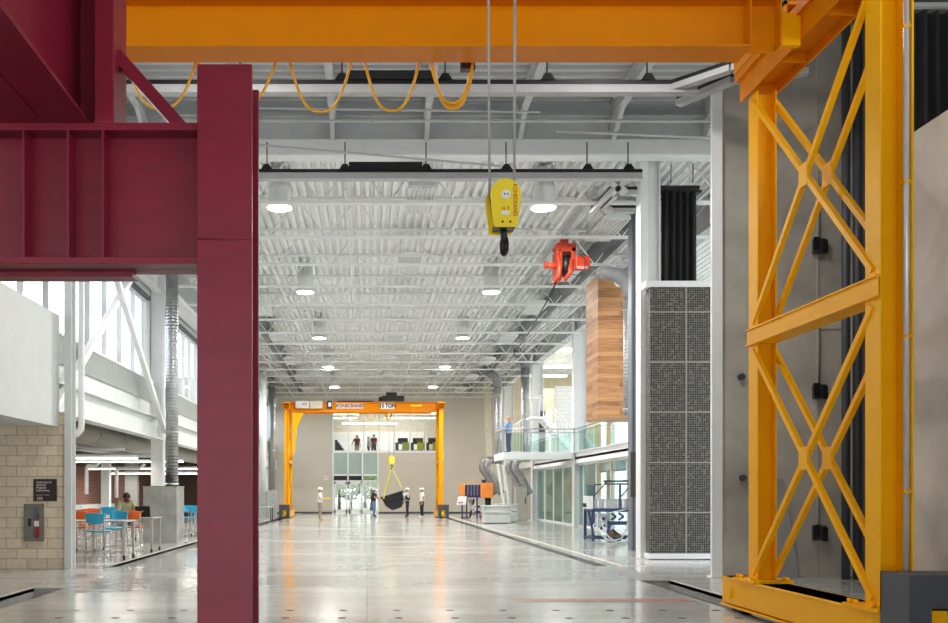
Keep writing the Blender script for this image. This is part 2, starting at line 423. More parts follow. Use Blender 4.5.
# ------------------------------------------------------------------ roof decks
ORD = ['first', 'second', 'third', 'fourth', 'fifth', 'sixth', 'seventh', 'eighth', 'ninth', 'tenth', 'eleventh', 'twelfth', 'thirteenth', 'fourteenth', 'fifteenth', 'sixteenth', 'seventeenth']
def deck(x0, x1, y0, y1, z, pitch, depth, along, mat, name):
    vs = []; fs = []
    a0, a1 = (x0, x1) if along == 'Y' else (y0, y1)
    t = a0; prof = []
    while t < a1:
        prof += [(t, z), (t + pitch * 0.40, z), (t + pitch * 0.5, z + depth), (t + pitch * 0.9, z + depth)]
        t += pitch
    for p, h in prof:
        if along == 'Y': vs += [(p, y0, h), (p, y1, h)]
        else: vs += [(x0, p, h), (x1, p, h)]
    for k in range(len(prof) - 1): fs.append((2 * k, 2 * k + 1, 2 * k + 3, 2 * k + 2))
    m = MB(); m.add(vs, fs); m.box(x0, x1, y0, y1, z + depth + 0.02, z + depth + 0.2)
    return struct(m.build(name, mat))
ZB, ZT = 8.4, 9.5                       # joist chords
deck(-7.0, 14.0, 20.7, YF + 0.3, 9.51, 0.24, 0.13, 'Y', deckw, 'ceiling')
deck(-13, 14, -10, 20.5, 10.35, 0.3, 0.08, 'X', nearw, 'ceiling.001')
# purlins of the near roof
for k, x in enumerate((-9.2, -7.1, -5.0, -2.88, -0.77, 1.34, 3.45, 5.56, 7.67)):
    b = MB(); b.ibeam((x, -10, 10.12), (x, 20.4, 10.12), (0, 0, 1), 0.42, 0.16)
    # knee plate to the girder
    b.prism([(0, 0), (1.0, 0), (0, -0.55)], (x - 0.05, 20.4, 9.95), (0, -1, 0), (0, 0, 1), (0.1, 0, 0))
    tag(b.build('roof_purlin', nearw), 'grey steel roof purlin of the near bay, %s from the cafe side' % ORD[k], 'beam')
# cross girder between the two roofs
gp = thing('cross_girder', 'wide white steel girder crossing the hall where the roof steps down', 'beam', (0, 20.5, 9.1))
b = MB(); b.box(-6.7, 8.7, 20.30, 20.7, 9.12, 9.50); b.build('bottom_chord', white, gp, 0.03)
b = MB(); b.box(-6.7, 8.7, 20.44, 20.56, 9.5, 10.0); b.box(-6.7, 8.7, 20.32, 20.68, 10.0, 10.04); b.build('web_plate', nearw, gp)
# end closure above the girder
b = MB(); b.box(-13, -7.0, 20.3, 20.5, 8.9, 10.4); struct(b.build('wall_upper_left', nearw))
b = MB(); b.box(-7.0, 9.6, 20.58, 20.7, 10.04, 10.5); struct(b.build('trim_9', nearw))

# open-web joists
def joist(y, label, first=[None]):
    if first[0] is None:
        t = thing('roof_joist', label, 'roof joist', (0, y, 0), 0, 'open-web roof joists')
        b = MB()
        for s in (-0.045, 0.045): b.box(-6.7, 9.3, y + s - 0.03, y + s + 0.03, ZT - 0.06, ZT)
        b.build('top_chord', white, t)
        b = MB()
        for s in (-0.045, 0.045): b.box(-6.7, 9.3, y + s - 0.03, y + s + 0.03, ZB, ZB + 0.06)
        b.build('bottom_chord', white, t)
        b = MB(); n = 20; L = 16.0 / n
        for k in range(n):
            x0 = -6.7 + L * k; a, c = (ZT - 0.03, ZB + 0.03) if k % 2 == 0 else (ZB + 0.03, ZT - 0.03)
            b.bar((x0, y, a), (x0 + L, y, c), 0.03, 0.03)
            if k % 2 == 1: b.bar((x0 + L, y, ZT), (x0 + L, y, ZB), 0.025, 0.025)
        b.build('web', white, t)
        first[0] = t
        return t
    return dup(first[0], (0, y, 0), None, label)
for k in range(16): joist(21.5 + 2.9 * k, 'white open-web roof joist, %s one beyond the stepped cross girder' % ORD[k])
# bridging rods along the hall
for k, x in enumerate((-5.3, -2.9, -0.5, 2.3, 5.0, 7.9)):
    b = MB(); b.bar((x, 20.7, ZB + 0.09), (x, YF, ZB + 0.09), 0.04, 0.04); b.bar((x, 20.7, ZT - 0.1), (x, YF, ZT - 0.1), 0.035, 0.035)
    tag(b.build('bridging_rod', white), 'thin white bridging rods running down the hall, %s line from the cafe side' % ORD[k], 'roof bracing')
# big ducts along the roof
for x, z, r, lab in ((-4.75, 9.1, 0.26, 'long grey round duct under the roof on the cafe side'), (7.3, 9.05, 0.3, 'long grey round duct under the roof on the glass wall side')):
    b = MB(); b.cyl((x, 22.8, z), (x, YF - 0.3, z), r, n=20)
    for y in range(25, 66, 4): b.cyl((x, y, z), (x, y + 0.12, z), r + 0.02, n=20)
    tag(b.build('ventilation_duct', M('duct_dull_grey', (120, 122, 124), 0.5, metal=0.3)), lab, 'duct')

# high-bay lamps
def lamp(x, y, label, first=[None]):
    if first[0] is None:
        t = thing('high_bay_lamp', label, 'ceiling lamp', (0, 0, 0), 0, 'round high-bay lamps')
        b = MB(); b.loft([((0, 0, 0.02), 0.27), ((0, 0, 0.40), 0.27), ((0, 0, 0.42), 0.29), ((0, 0, 0.5), 0.29), ((0, 0, 0.52), 0.26), ((0, 0, 0.95), 0.26)], 24); b.build('housing', M('lamp_housing', (226, 228, 228), 0.3), t)
        b = MB(); b.cyl((0, 0, 0.0), (0, 0, 0.06), 0.32, n=28); rg = b.build('rim', white, t)
        b = MB(); b.cyl((0, 0, -0.012), (0, 0, 0.01), 0.295, n=28); b.build('lens', lampglow, t)
        b = MB(); b.box(-0.3, 0.3, -0.03, 0.03, 0.93, 1.0); b.cyl((0.2, 0, 0.95), (0.2, 0, 1.15), 0.012, n=6); b.cyl((-0.2, 0, 0.95), (-0.2, 0, 1.15), 0.012, n=6); b.build('hanger', white, t)
        t.location = (x, y, 8.5); first[0] = t; return t
    return dup(first[0], (x, y, 8.5), None, label)
for row, x in (('cafe-side row', -2.15), ('glass-side row', 4.33)):
    for k in range(-1, 5):
        y = 22.1 + 9.3 * k
        if k >= 0: lamp(x, y, 'glowing round lamp, %s from the near end in the %s' % (ORD[k], row))
        else: lamp(x, y, 'added unseen round lamp lighting the near bay above the %s' % (('orange crane girder' if k == -1 else 'camera') + ', ' + row)).location.z = 9.1  # unseen lamps added to brighten the near bay
        L = bpy.data.lights.new('lamp_light', 'AREA'); L.shape = 'DISK'; L.size = 0.6; L.energy = 380 if k >= 0 else 150; L.color = (1.0, 0.965, 0.91); L.spread = PI * 0.95
        lo = bpy.data.objects.new('lamp_light', L); COL.objects.link(lo); lo.location = (x, y, 8.46 if k >= 0 else 9.06)
# ribbed rectangular fixtures
def panel(x, y, label, first=[None]):
    if first[0] is None:
        t = thing('linear_light_fixture', label, 'light fixture', (0, 0, 0), 0, 'ribbed rectangular fixtures')
        b = MB(); b.prism([(-0.36, 0), (0.36, 0), (0.34, 0.1), (0.2, 0.15), (-0.2, 0.15), (-0.34, 0.1)], (0, -1.0, 0), (1, 0, 0), (0, 0, 1), (0, 2.0, 0)); b.build('housing', white, t)
        for k in range(7):
            b = MB(); xx = -0.3 + 0.1 * k; b.prism([(-0.04, 0), (-0.03, -0.03), (0.03, -0.03), (0.04, 0)], (xx, -0.97, 0), (1, 0, 0), (0, 0, 1), (0, 1.94, 0)); b.build('reflector_rib', offwhite, t)
        b = MB()
        for sx in (-0.3, 0.3):
            for sy in (-0.9, 0.9): b.cyl((sx, sy, 0.1), (sx, sy, 0.6), 0.006, n=5)
        b.build('hanger', rope_m, t)
        t.location = (x, y, 8.56); first[0] = t; return t
    return dup(first[0], (x, y, 8.56), None, label)
for row, x, ys in (('middle row', 1.3, (21.7, 27.9, 34.6, 41.4, 48.5, 55, 61.5)), ('glass-side row', 6.45, (24.2, 29.0, 34.6, 41.4, 48.5, 55.5, 62)), ('cafe-side row', -4.05, (28.2, 34.8, 41.4, 48.5, 55.5, 62))):
    for k, y in enumerate(ys):
        panel(x, y, 'white ribbed rectangular fixture, %s from the near end of the %s' % (ORD[k], row))

# curtain tracks hung across the hall
def track(y, x0, x1, label, hx, blk, tail):
    t = thing('curtain_track', label, 'curtain track', (x0, y, 8.5))
    b = MB(); b.box(x0, x1, y - 0.05, y + 0.05, 8.32, 8.43); b.box(x0, x1, y - 0.09, y + 0.09, 8.28, 8.32); b.build('channel', M('track_grey', (186, 187, 188), .5) if 'track_grey' not in bpy.data.materials else bpy.data.materials['track_grey'], t)
    b = MB(); b.box(x0, x1, y - 0.06, y + 0.06, 8.43, 8.50); b.build('upper_bar', black, t)
    for x in hx:
        b = MB(); b.prism([(-0.12, 0), (0.12, 0), (0.05, 0.11), (-0.05, 0.11)], (x, y - 0.09, 8.49), (1, 0, 0), (0, 0, 1), (0, 0.18, 0)); b.build('trolley', iron, t)
        b = MB(); b.cyl((x, y, 8.6), (x, y, 9.1), 0.014, n=6); b.build('hanger_rod', iron, t)
    if blk: b = MB(); b.box(blk[0], blk[1], y - 0.1, y + 0.1, 8.49, 8.64); b.build('motor_box', black, t)
    for path in tail:
        for p, q in zip(path, path[1:]):
            b = MB(); b.bar(p, q, 0.16, 0.10); b.build('branch_channel', bpy.data.materials['track_grey'], t)
            b = MB(); b.bar(V(p) + V((0, 0, 0.09)), V(q) + V((0, 0, 0.09)), 0.10, 0.08); b.build('branch_bar', black, t)
ya, yb = 19.5, 15.3
track(ya, -7, 5.95, 'black topped curtain track hung just before the stepped girder', [X(p, ya) for p in (267, 345, 426, 506, 587, 628)], (X(349, ya), X(422, ya)),
      [[(5.22, 19.57, 8.35), (5.61, 20.08, 8.35), (5.5, 21.94, 8.35)], [(5.65, 19.57, 8.35), (5.6, 20.1, 8.35), (5.89, 20.55, 8.35), (6.16, 20.55, 8.35)], [(5.68, 20.65, 8.35), (5.63, 21.55, 8.35), (5.93, 21.86, 8.35), (6.5, 21.86, 8.35)]])
track(yb, -7, 5.6, 'black topped curtain track hung nearest the orange crane girder', [X(p, yb) for p in (240, 342, 445, 547, 647)], (X(348, yb), X(434, yb)),
      [[(5.2, 15.3, 8.38), (5.9, 14.6, 8.38), (6.9, 14.3, 8.38)], [(5.5, 15.9, 8.38), (6.1, 15.0, 8.38), (7.2, 14.7, 8.38)]])
# slim pipes under the near roof
for i, (p0, p1, r, lab) in enumerate(((P(259, 145, 19.0), P(500, 166, 18.6), 0.025, 'thin grey sprinkler pipe slanting across the cross girder'),
                      (P(556, 131, 18.6), P(716, 138, 18.2), 0.03, 'thin pale pipe slanting toward the tall white column top'),
                      (P(258, 121, 18.4), P(712, 121, 18.4), 0.03, 'thin white pipe running level below the near roof'),
                      (P(258, 108, 17.2), P(540, 112, 17.4), 0.022, 'slim grey conduit above the level white pipe'))):
    b = MB(); b.cyl(p0, p1, r, n=8); tag(b.build('ceiling_pipe', nearw), lab, 'pipe')

# ------------------------------------------------------------------ far wall
zt = 7.65; x0, x1 = X(333, YF), X(441, YF); xs = X(378, YF); zs = 4.55
b = MB()
b.box(-14, x0, YF, YF + 0.3, 0, 10); b.box(x1, 14, YF, YF + 0.3, 0, 10); b.box(x0, x1, YF, YF + 0.3, zt, 10); b.box(xs, x1, YF, YF + 0.3, 0, zs)
struct(b.build('wall_far', beige))
b = MB(); b.box(-6.6, x0, YF - 0.03, YF, 0, 0.12); b.box(xs, 9, YF - 0.03, YF, 0, 0.12); struct(b.build('baseboard_far', dkgrey))
wn = struct(thing('window_1', 'white framed gallery window across the far wall', 'window', (x0, YF, zs))); del wn['category']
b = MB(); b.box(x0, x1, YF - 0.06, YF + 0.12, zs - 0.1, zs + 0.06); b.box(x0, x1, YF - 0.06, YF + 0.12, zt - 0.1, zt)
nx = [x0 + (x1 - x0) * k / 7 for k in range(8)]
for x in nx: b.box(x - 0.05, x + 0.05, YF - 0.06, YF + 0.12, zs, zt)
b.build('window_frame', white, wn)
for k in range(7): b = MB(); b.box(nx[k] + .05, nx[k + 1] - .05, YF + 0.03, YF + 0.045, zs + .06, zt - .1); b.build('pane', glass, wn)
# lower glazing: three frosted panes, transoms, double door, side light
wn = struct(thing('window_2', 'three frosted green panes above the double door', 'window', (x0, YF, 0))); del wn['category']
zd, zh = 2.38, 2.82
lx = [x0, X(348, YF), X(362.5, YF), xs]
b = MB()
for x in (lx[0], lx[1], lx[2], lx[3]): b.box(x - 0.055, x + 0.055, YF - 0.06, YF + 0.12, zd, zs - 0.1)
for x in (lx[0], lx[2], lx[3]): b.box(x - 0.055, x + 0.055, YF - 0.06, YF + 0.12, 0, zd)
b.box(x0, xs, YF - 0.06, YF + 0.12, zd - 0.05, zd + 0.05); b.box(x0, xs, YF - 0.06, YF + 0.12, zh - 0.06, zh + 0.06); b.box(lx[2], xs, YF - 0.06, YF + 0.12, 0, 0.1)
b.build('window_frame', white, wn)
for k in range(3): b = MB(); b.box(lx[k] + .055, lx[k + 1] - .055, YF + 0.02, YF + 0.04, zh + .06, zs - .1); b.build('pane', frost, wn)
for k in range(2): b = MB(); b.box(lx[k] + .055, lx[k + 1] - .055, YF + 0.02, YF + 0.04, zd + .05, zh - .06); b.build('transom_panel', black, wn)
b = MB(); b.box(lx[2] + .055, xs - .055, YF + 0.02, YF + 0.04, zd + .05, zh - .06); b.box(lx[2] + .055, xs - .055, YF + 0.02, YF + 0.04, 0.1, zd - .05); b.build('side_pane', glass, wn)
for k in range(2):
    d = struct(thing('door_%d' % (k + 1), 'white glazed door leaf in the far wall', 'door', (lx[k], YF, 0))); del d['category']
    a, c = lx[k] + 0.06, lx[k + 1] - 0.03
    b = MB(); b.box(a, a + .13, YF - 0.03, YF + 0.03, 0.01, zd - .05); b.box(c - .13, c, YF - 0.03, YF + 0.03, 0.01, zd - .05)
    b.box(a, c, YF - 0.03, YF + 0.03, 0.01, 0.28); b.box(a, c, YF - 0.03, YF + 0.03, zd - .22, zd - .05); b.build('door_frame', white, d)
    b = MB(); b.box(a + .13, c - .13, YF - 0.008, YF + 0.008, 0.28, zd - .22); b.build('pane', glass, d)
    b = MB(); b.box(a + 0.06, c - 0.06, YF - 0.09, YF - 0.03, 1.02, 1.09); b.build('push_bar', steel, d)
# exit sign
ex = thing('exit_sign', 'small white sign with red letters on the far wall beside the door', 'sign', P(325.5, 478, YF - .05))
b = MB(); c = P(325.5, 478, YF - .03); b.box(c.x - .19, c.x + .19, YF - .06, YF, c.z - .12, c.z + .12); b.build('sign_box', whitetxt, ex)
text('EXIT', 'lettering', redtxt, ex, (c.x, YF - .065, c.z), 0.2)
# louvre slot in far wall top
b = MB(); ax0, ax1 = X(337, YF), X(373, YF); b.box(ax0, ax1, YF - .1, YF, 8.02, 8.25)
for k in range(12): b.box(ax0 + (ax1 - ax0) * k / 12, ax0 + (ax1 - ax0) * (k + .3) / 12, YF - .14, YF - .1, 8.02, 8.25)
tag(b.build('air_grille', black), 'dark slotted air grille high on the far wall above the gallery window', 'grille')

# gallery room behind the far window
b = MB(); b.box(x0 - 3, x1 + 3, YF + .3, YF + 9, 4.05, 4.2); struct(b.build('floor_gallery', tabm))
b = MB(); b.box(x0 - 3, x1 + 3, YF + 9, YF + 9.2, 4.2, 8.4); struct(b.build('wall_gallery_back', greybrick))
b = MB(); b.box(x0 - 2.5, X(424, YF + 8.9), YF + 8.88, YF + 8.99, 4.9, 6.6); struct(b.build('wall_gallery_board', white))
b = MB(); b.box(x0 - 3.2, x0 - 3, YF + .3, YF + 9.2, 4.2, 8.4); b.box(x1 + 3, x1 + 3.2, YF + .3, YF + 9.2, 4.2, 8.4); struct(b.build('wall_gallery_side', white))
b = MB(); b.box(x0 - 3.2, x1 + 3.2, YF + .3, YF + 9.2, 8.4, 8.6); struct(b.build('ceiling_gallery', white))
for k, (xa, xb, y, z) in enumerate(((-2.9, -0.6, 69.5, 7.55), (1.6, 5.8, 69.5, 7.6), (-2.9, -0.8, 71.5, 7.4), (1.4, 6.0, 71.5, 7.4), (-2, 2.4, 73.2, 7.1))):
    b = MB(); b.box(xa, xb, y - .1, y + .1, z, z + .1)
    tag(b.build('gallery_strip_light', tubeglow), 'glowing strip light seen through the gallery window, %s from the top' % ORD[k], 'strip light')
L = bpy.data.lights.new('gallery_light', 'AREA'); L.shape = 'RECTANGLE'; L.size = 7; L.size_y = 5; L.energy = 380; L.color = (1, .97, .92)
lo = bpy.data.objects.new('gallery_light', L); COL.objects.link(lo); lo.location = (1.5, 71, 8.3)

# near bay: unseen rear wall, low opening sized for frontal light, left clerestory
b = MB(); b.box(-13, 14, -10.3, -10, 3.5, 10.4); b.box(-13, -9, -10.3, -10, 0, 3.5); b.box(9, 14, -10.3, -10, 0, 3.5); struct(b.build('wall_back', offwhite))
b = MB(); b.box(-13.2, -13, -10, 20, 7.6, 10.4); b.box(-13.2, -13, -10, 20, 0, 4.2)
for y in (-8, -3, 2, 7, 12, 17): b.box(-13.2, -13, y, y + .5, 4.2, 7.6)
struct(b.build('wall_near_left', offwhite))
# ------------------------------------------------------------------ maroon reaction frame
mf = thing('reaction_frame', 'huge maroon steel test frame with riveted looking girder and tall column nearest the camera', 'steel frame', (-1.5, 6.2, 0))
mf['label'] = 'huge maroon steel test frame with stiffened girder and tall column nearest the camera'
xa, xb = X(197, 6.0), X(252, 6.0); zt_ = Z(64, 6.0)
b = MB(); b.box(xa, xb, 6.0, 6.035, 0, zt_); b.box(xa, xb, 6.355, 6.39, 0, zt_ - 0.01); b.box((xa + xb) / 2 - .01, (xa + xb) / 2 + .01, 6.035, 6.355, 0, zt_ - 0.01)
col = b.build('column', maroon, mf, 0.004)
b = MB(); b.loft([((xa + .002, 5.999, 3.195), 0.006), (((xa + xb) / 2, 5.998, 3.19), 0.007), ((xb - .002, 5.999, 3.196), 0.006)], 8); b.build('weld_seam', maroon, col)
b = MB(); b.box(xa - .1, xb + .1, 5.9, 6.5, 0, 0.04); b.build('base_plate', maroon, mf)
g0, g1 = 6.05, 6.36; zb_, zg = Z(263.5, 6.05), Z(122.5, 6.05)
b = MB(); b.box(-6.0, xa + 0.02, g0, g1, zb_, zb_ + .045); b.box(-6.0, xa + 0.02, g0, g1, zg - .05, zg); b.box(-6, xa + 0.02, 6.195, 6.215, zb_, zg)
gr = b.build('girder', maroon, mf, 0.003)
for x in (-5.2, -4.6, -4.0, -3.4, -2.86, X(23, 6.05), X(67.5, 6.05), X(102.5, 6.05)):
    b = MB(); b.box(x - .008, x + .008, g0 + .004, 6.2, zb_ + .045, zg - .05); b.build('stiffener', maroon, gr)
b = MB(); b.box(-6.0, X(124, 6.05), 6.27, 6.42, zb_ - 0.035, zb_); b.build('cover_plate', maroon, gr)
for c, r in ((-2.03, X(88, 6.05)), (-2.335, X(88, 6.05) - .305)):
    b = MB(); b.ibeam((r - .15, 1.2, zg + .75), (r - .15, 6.34, zg + .75), (0, 0, 1), 1.5, 0.3, 0.03, 0.016); b.build('crossbeam', maroon, mf, 0.003)
b = MB(); pa, pb = X(94, 6.05), X(114, 6.05)
b.box(pa, pb, 6.05, 6.37, zg, 6.6)
b.build('post', maroon, mf, 0.008)
b = MB(); b.box(X(88, 6.05) - .5, pa + .01, 6.34, 6.37, zg, zg + 1.5); b.build('end_plate', maroon, mf)
b = MB(); b.bar((pb - .02, 6.2, 4.51), (X(186, 6.2), 6.2, zg - .01), 0.09, 0.085); b.build('brace', maroon, mf, 0.004)

# ------------------------------------------------------------------ gantry cranes
def gantry(name, label, XL, XR, Y0, dz, far):
    """legs stand at XL (outer face side mirrored) and XR; wheelbase about 2.6 m; dz lifts the girder"""
    t = thing(name, label, 'gantry crane', ((XL + XR) / 2, Y0, 0))
    for s, xf in ((1, XR), (-1, XL)):
        # xf: inner flange plane of the legs, s: outward direction
        xc = xf + s * 0.115
        yn, yf = Y0 - 1.285, Y0 + 1.285
        topz = 6.31 + dz
        for y in (yn, yf):
            b = MB(); b.ibeam((xc, y, 0.46), (xc, y, topz), (1, 0, 0), 0.23, 0.25, 0.016, 0.012); lg = b.build('leg', orange, t, 0.002)
            b = MB(); b.box(xc - .24, xc + .24, y - .3, y + .3, 0.432, 0.462); bp = b.build('base_plate', orange, lg)
            b = MB()
            for sx in (-.19, .19):
                for sy in (-.25, -.15, .15, .25): b.cyl((xc + sx, y + sy, 0.46), (xc + sx, y + sy, 0.502), 0.026, n=8)
            b.build('bolt', orange, lg)
        # tie beam on the leg tops, flanges upright
        b = MB(); b.ibeam((xc, Y0 - 1.75, topz + .13), (xc, Y0 + 1.52, topz + .13), (1, 0, 0), 0.35, 0.26, 0.018, 0.014)
        for y in (Y0 - 1.285, Y0 - .5, Y0 + .5, Y0 + 1.285): b.box(xc - .165, xc + .165, y - .008, y + .008, topz + .01, topz + .13)
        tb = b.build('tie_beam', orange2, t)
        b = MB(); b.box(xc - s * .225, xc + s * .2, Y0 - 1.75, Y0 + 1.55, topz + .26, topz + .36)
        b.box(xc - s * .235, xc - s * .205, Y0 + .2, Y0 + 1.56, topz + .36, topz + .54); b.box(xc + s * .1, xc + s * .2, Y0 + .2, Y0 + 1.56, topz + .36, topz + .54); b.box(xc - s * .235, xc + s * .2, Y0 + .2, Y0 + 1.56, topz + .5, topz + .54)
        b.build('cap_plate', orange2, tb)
        # mid rail
        b = MB(); b.box(xf - s * .045, xf + s * .0, yn - .12, yf + .12, 3.285, 3.30); b.box(xf - s * .045, xf + s * .0, yn - .12, yf + .12, 3.47, 3.485); b.box(xf, xf + s * .23, yn + .12, yf - .12, 3.285, 3.30); b.box(xf, xf + s * .23, yn + .12, yf - .12, 3.47, 3.485); b.box(xf - s * .02, xf - s * .008, yn - .12, yf + .12, 3.30, 3.47)
        b.build('mid_rail', orange, t)
        # X bracing in both flange planes
        for xp, wd in ((xf - s * .012, 0.052), (xf + s * .242, 0.052)):
            for z0, z1 in ((3.55, 6.22), (0.52, 3.22)):
                o = MB(); o.obox(((xp), Y0, (z0 + z1) / 2), V((1, 0, 0)), V((0, 1, 0)), V((0, 0, 1)), 0.012, 0.09, 0.12)
                m_ = MB()
                for (ya_, za_), (yb_, zb2) in (((yn, z0), (yf, z1)), ((yf, z0), (yn, z1))):
                    a_ = V((xp, ya_, za_)); c_ = V((xp, yb_, zb2))
                    bb = MB(); d_ = (c_ - a_).normalized(); sd = V((1, 0, 0)).cross(d_)
                    bb.obox((a_ + c_) / 2, d_, sd, V((1, 0, 0)), (c_ - a_).length / 2, wd / 2, 0.008)
                    bb.obox((a_ + c_) / 2 + sd * (wd / 2) + V((s * .02, 0, 0)), d_, sd, V((1, 0, 0)), (c_ - a_).length / 2, 0.007, 0.026)
                    bb.build('brace', orange, t)
                o.build('gusset', orange, t)
        # end truck with boss, wheels and motor shroud
        ya_, yb_ = Y0 - 1.72, Y0 + 2.08
        xi, xo = (4.60 - 4.66) * s + xf, xf + s * 0.30
        b = MB(); b.box(xi, xo, ya_, yb_, 0.10, 0.432); b.box(xi - .02 * s, xo + .02 * s, ya_, yb_, 0.405, 0.432); b.box(xi - .02 * s, xo + .02 * s, ya_, yb_, 0.06, 0.085); tr = b.build('end_truck', orange, t, 0.005)
        for y in (ya_ + .32, yb_ - .24):
            b = MB(); b.cyl((xi - s * .03, y, 0.25), (xo + s * .03, y, 0.25), 0.085, n=20); b.build('axle_boss', orange, tr)
            b = MB(); b.cyl((xi + s * .09, y, 0.12), (xo - s * .09, y, 0.12), 0.17, n=24); b.build('wheel', iron, tr)
        sx0, sx1 = xf - s * .11, xf + s * .51; y0, y1 = Y0 - 2.03, Y0 - 1.6
        b = MB(); b.box(sx0, sx1, y0, y1, 0.79, 0.81); b.box(sx0, sx0 + s * .02, y0, y1, 0.05, 0.79); b.box(sx1, sx1 - s * .02, y0, y1, 0.05, 0.79)
        b.box(sx0 + s * .02, sx1 - s * .02, y0 + .002, y0 + .02, 0.53, 0.79); b.box(sx0 + s * .02, sx0 + s * .19, y0 + .002, y0 + .02, 0.05, 0.53); b.box(sx1 - s * .02, sx1 - s * .19, y0 + .002, y0 + .02, 0.05, 0.53)
        b.box(sx0, sx1, y1 - .02, y1, 0.46, 0.81)
        b.build('motor_shroud', dkgrey, t)
        b = MB(); b.box(xf + s * .0, xf + s * .26, y0 + .08, y1 + .1, 0.12, 0.5); b.build('drive_unit', orange, t)
        b = MB(); b.cyl((xf + s * .13, y0 + .03, 0.3), (xf + s * .13, y0 + .1, 0.3), 0.09, n=16); b.build('drive_hub', yellow, t)
        if s > 0 and not far:
            b = MB(); b.cyl((xf + .215, yn - .16, 0.5), (xf + .215, yn - .16, 8.2), 0.027, n=12); cd = b.build('conduit_pipe', M('bright_conduit', (206, 208, 210), .3, metal=.3), t)
            b = MB()
            for z in (1.5, 2.9, 4.3, 5.7): b.box(xf + .18, xf + .245, yn - .185, yn - .115, z, z + .03)
            b.build('pipe_clamp', orange, cd)
            b = MB(); b.box(xf + .243, xf + .258, yn - .2, yn - .1, 0.5, 7.2); b.build('cable_guard', orange, t)
            # leg carries on past the tie as a ladder mast
            b = MB(); b.ibeam((xc, yn, 6.3), (xc, yn, 7.6), (1, 0, 0), 0.23, 0.25, 0.016, 0.012); b.build('leg_extension', orange, t)
        # saddle brackets under the girder end
        b = MB(); b.box(xf - s * .34, xf - s * .06, Y0 - .03, Y0 + .03, 6.25 + dz, 6.6 + dz)
        b.build('saddle_bracket', orange, t)
    # girder: upright box with tapered underside, flange and rail on top
    xl, xr = XL + .36, XR - .36; gh = .1 if far else 0
    b = MB(); b.prism([(-.18, 6.18), (.02, 6.095), (.05, 6.095), (.20, 6.18), (.20, 6.61 + gh), (-.18, 6.61 + gh)], (xl, Y0, dz), (0, 1, 0), (0, 0, 1), (xr - xl, 0, 0))
    if not far:
        b = MB(); b.box(xl - .3, xr + .03, Y0 - .012, Y0 + .012, 6.18, 6.68); b.box(xl, xr - .28, Y0 - .18, Y0 + .18, 6.168, 6.188)
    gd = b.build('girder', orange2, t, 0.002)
    if not far:
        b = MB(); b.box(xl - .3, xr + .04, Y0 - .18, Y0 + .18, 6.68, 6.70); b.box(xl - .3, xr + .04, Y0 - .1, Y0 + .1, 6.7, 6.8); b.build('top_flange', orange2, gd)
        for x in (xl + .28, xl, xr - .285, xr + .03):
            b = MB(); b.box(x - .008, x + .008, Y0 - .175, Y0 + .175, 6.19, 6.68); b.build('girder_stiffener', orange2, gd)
    b = MB(); b.box(xl - .2, xr + .2, Y0 - .27, Y0 + .27, 6.615 + dz + gh, 6.64 + dz + gh); b.box(xl - .2, xr + .2, Y0 - .12, Y0 + .12, 6.64 + dz + gh, 6.72 + dz + gh)
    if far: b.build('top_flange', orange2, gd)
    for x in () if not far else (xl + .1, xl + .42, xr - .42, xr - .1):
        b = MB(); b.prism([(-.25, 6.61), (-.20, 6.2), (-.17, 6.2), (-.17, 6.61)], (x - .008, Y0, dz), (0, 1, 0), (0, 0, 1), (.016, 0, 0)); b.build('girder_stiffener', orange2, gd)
    b = MB(); b.box(xl - .35, xl + .05, Y0 - .2, Y0 + .22, 6.2 + dz, 6.70 + dz); b.box(xr - .05, xr + .35, Y0 - .2, Y0 + .22, 6.2 + dz, 6.70 + dz)
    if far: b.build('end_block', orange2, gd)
    return t, gd

near, gd = gantry('gantry_crane', 'huge orange yellow gantry crane towering close to the camera with cross-braced leg', -4.95, 4.66, 9.58, 0.0, False)
# festoon cables under the near girder
def loop(x0, x1, yb, d, top=58, r=0.016, par=None, sk=0.0):
    pts = []
    for k in range(17):
        u = k / 16.0; c = 2 * u - 1
        x = x0 + (x1 - x0) * u; y = top + (yb - top) * (1 - abs(c) ** 2.6) + 0
        xx = x + sk * (1 - c * c)
        pts.append(P(xx, y, d))
    b = MB(); b.tube(pts, r, 8); return b.build('festoon_cable', yellowc, par)
for x0, x1, yb in ((125, 197, 109), (197, 277, 108), (289, 352, 112), (364, 420, 111)): loop(x0, x1, yb, 9.95, par=near)
loop(431, 475, 109, 9.95, par=near); loop(432, 473, 106, 10.0, par=near); loop(430, 474, 103, 9.9, par=near)
b = MB(); 
for p in (125, 197, 283, 358, 425): c = P(p, 56, 9.95); b.box(c.x - .06, c.x + .06, 9.88, 10.02, c.z, c.z + .12)
b.build('cable_trolley', iron, near)
c = P(467.5, 66, 9.95); b = MB(); b.box(c.x - .08, c.x + .08, 9.9, 10.0, c.z - .05, c.z + .06); b.build('junction_box', iron, near)
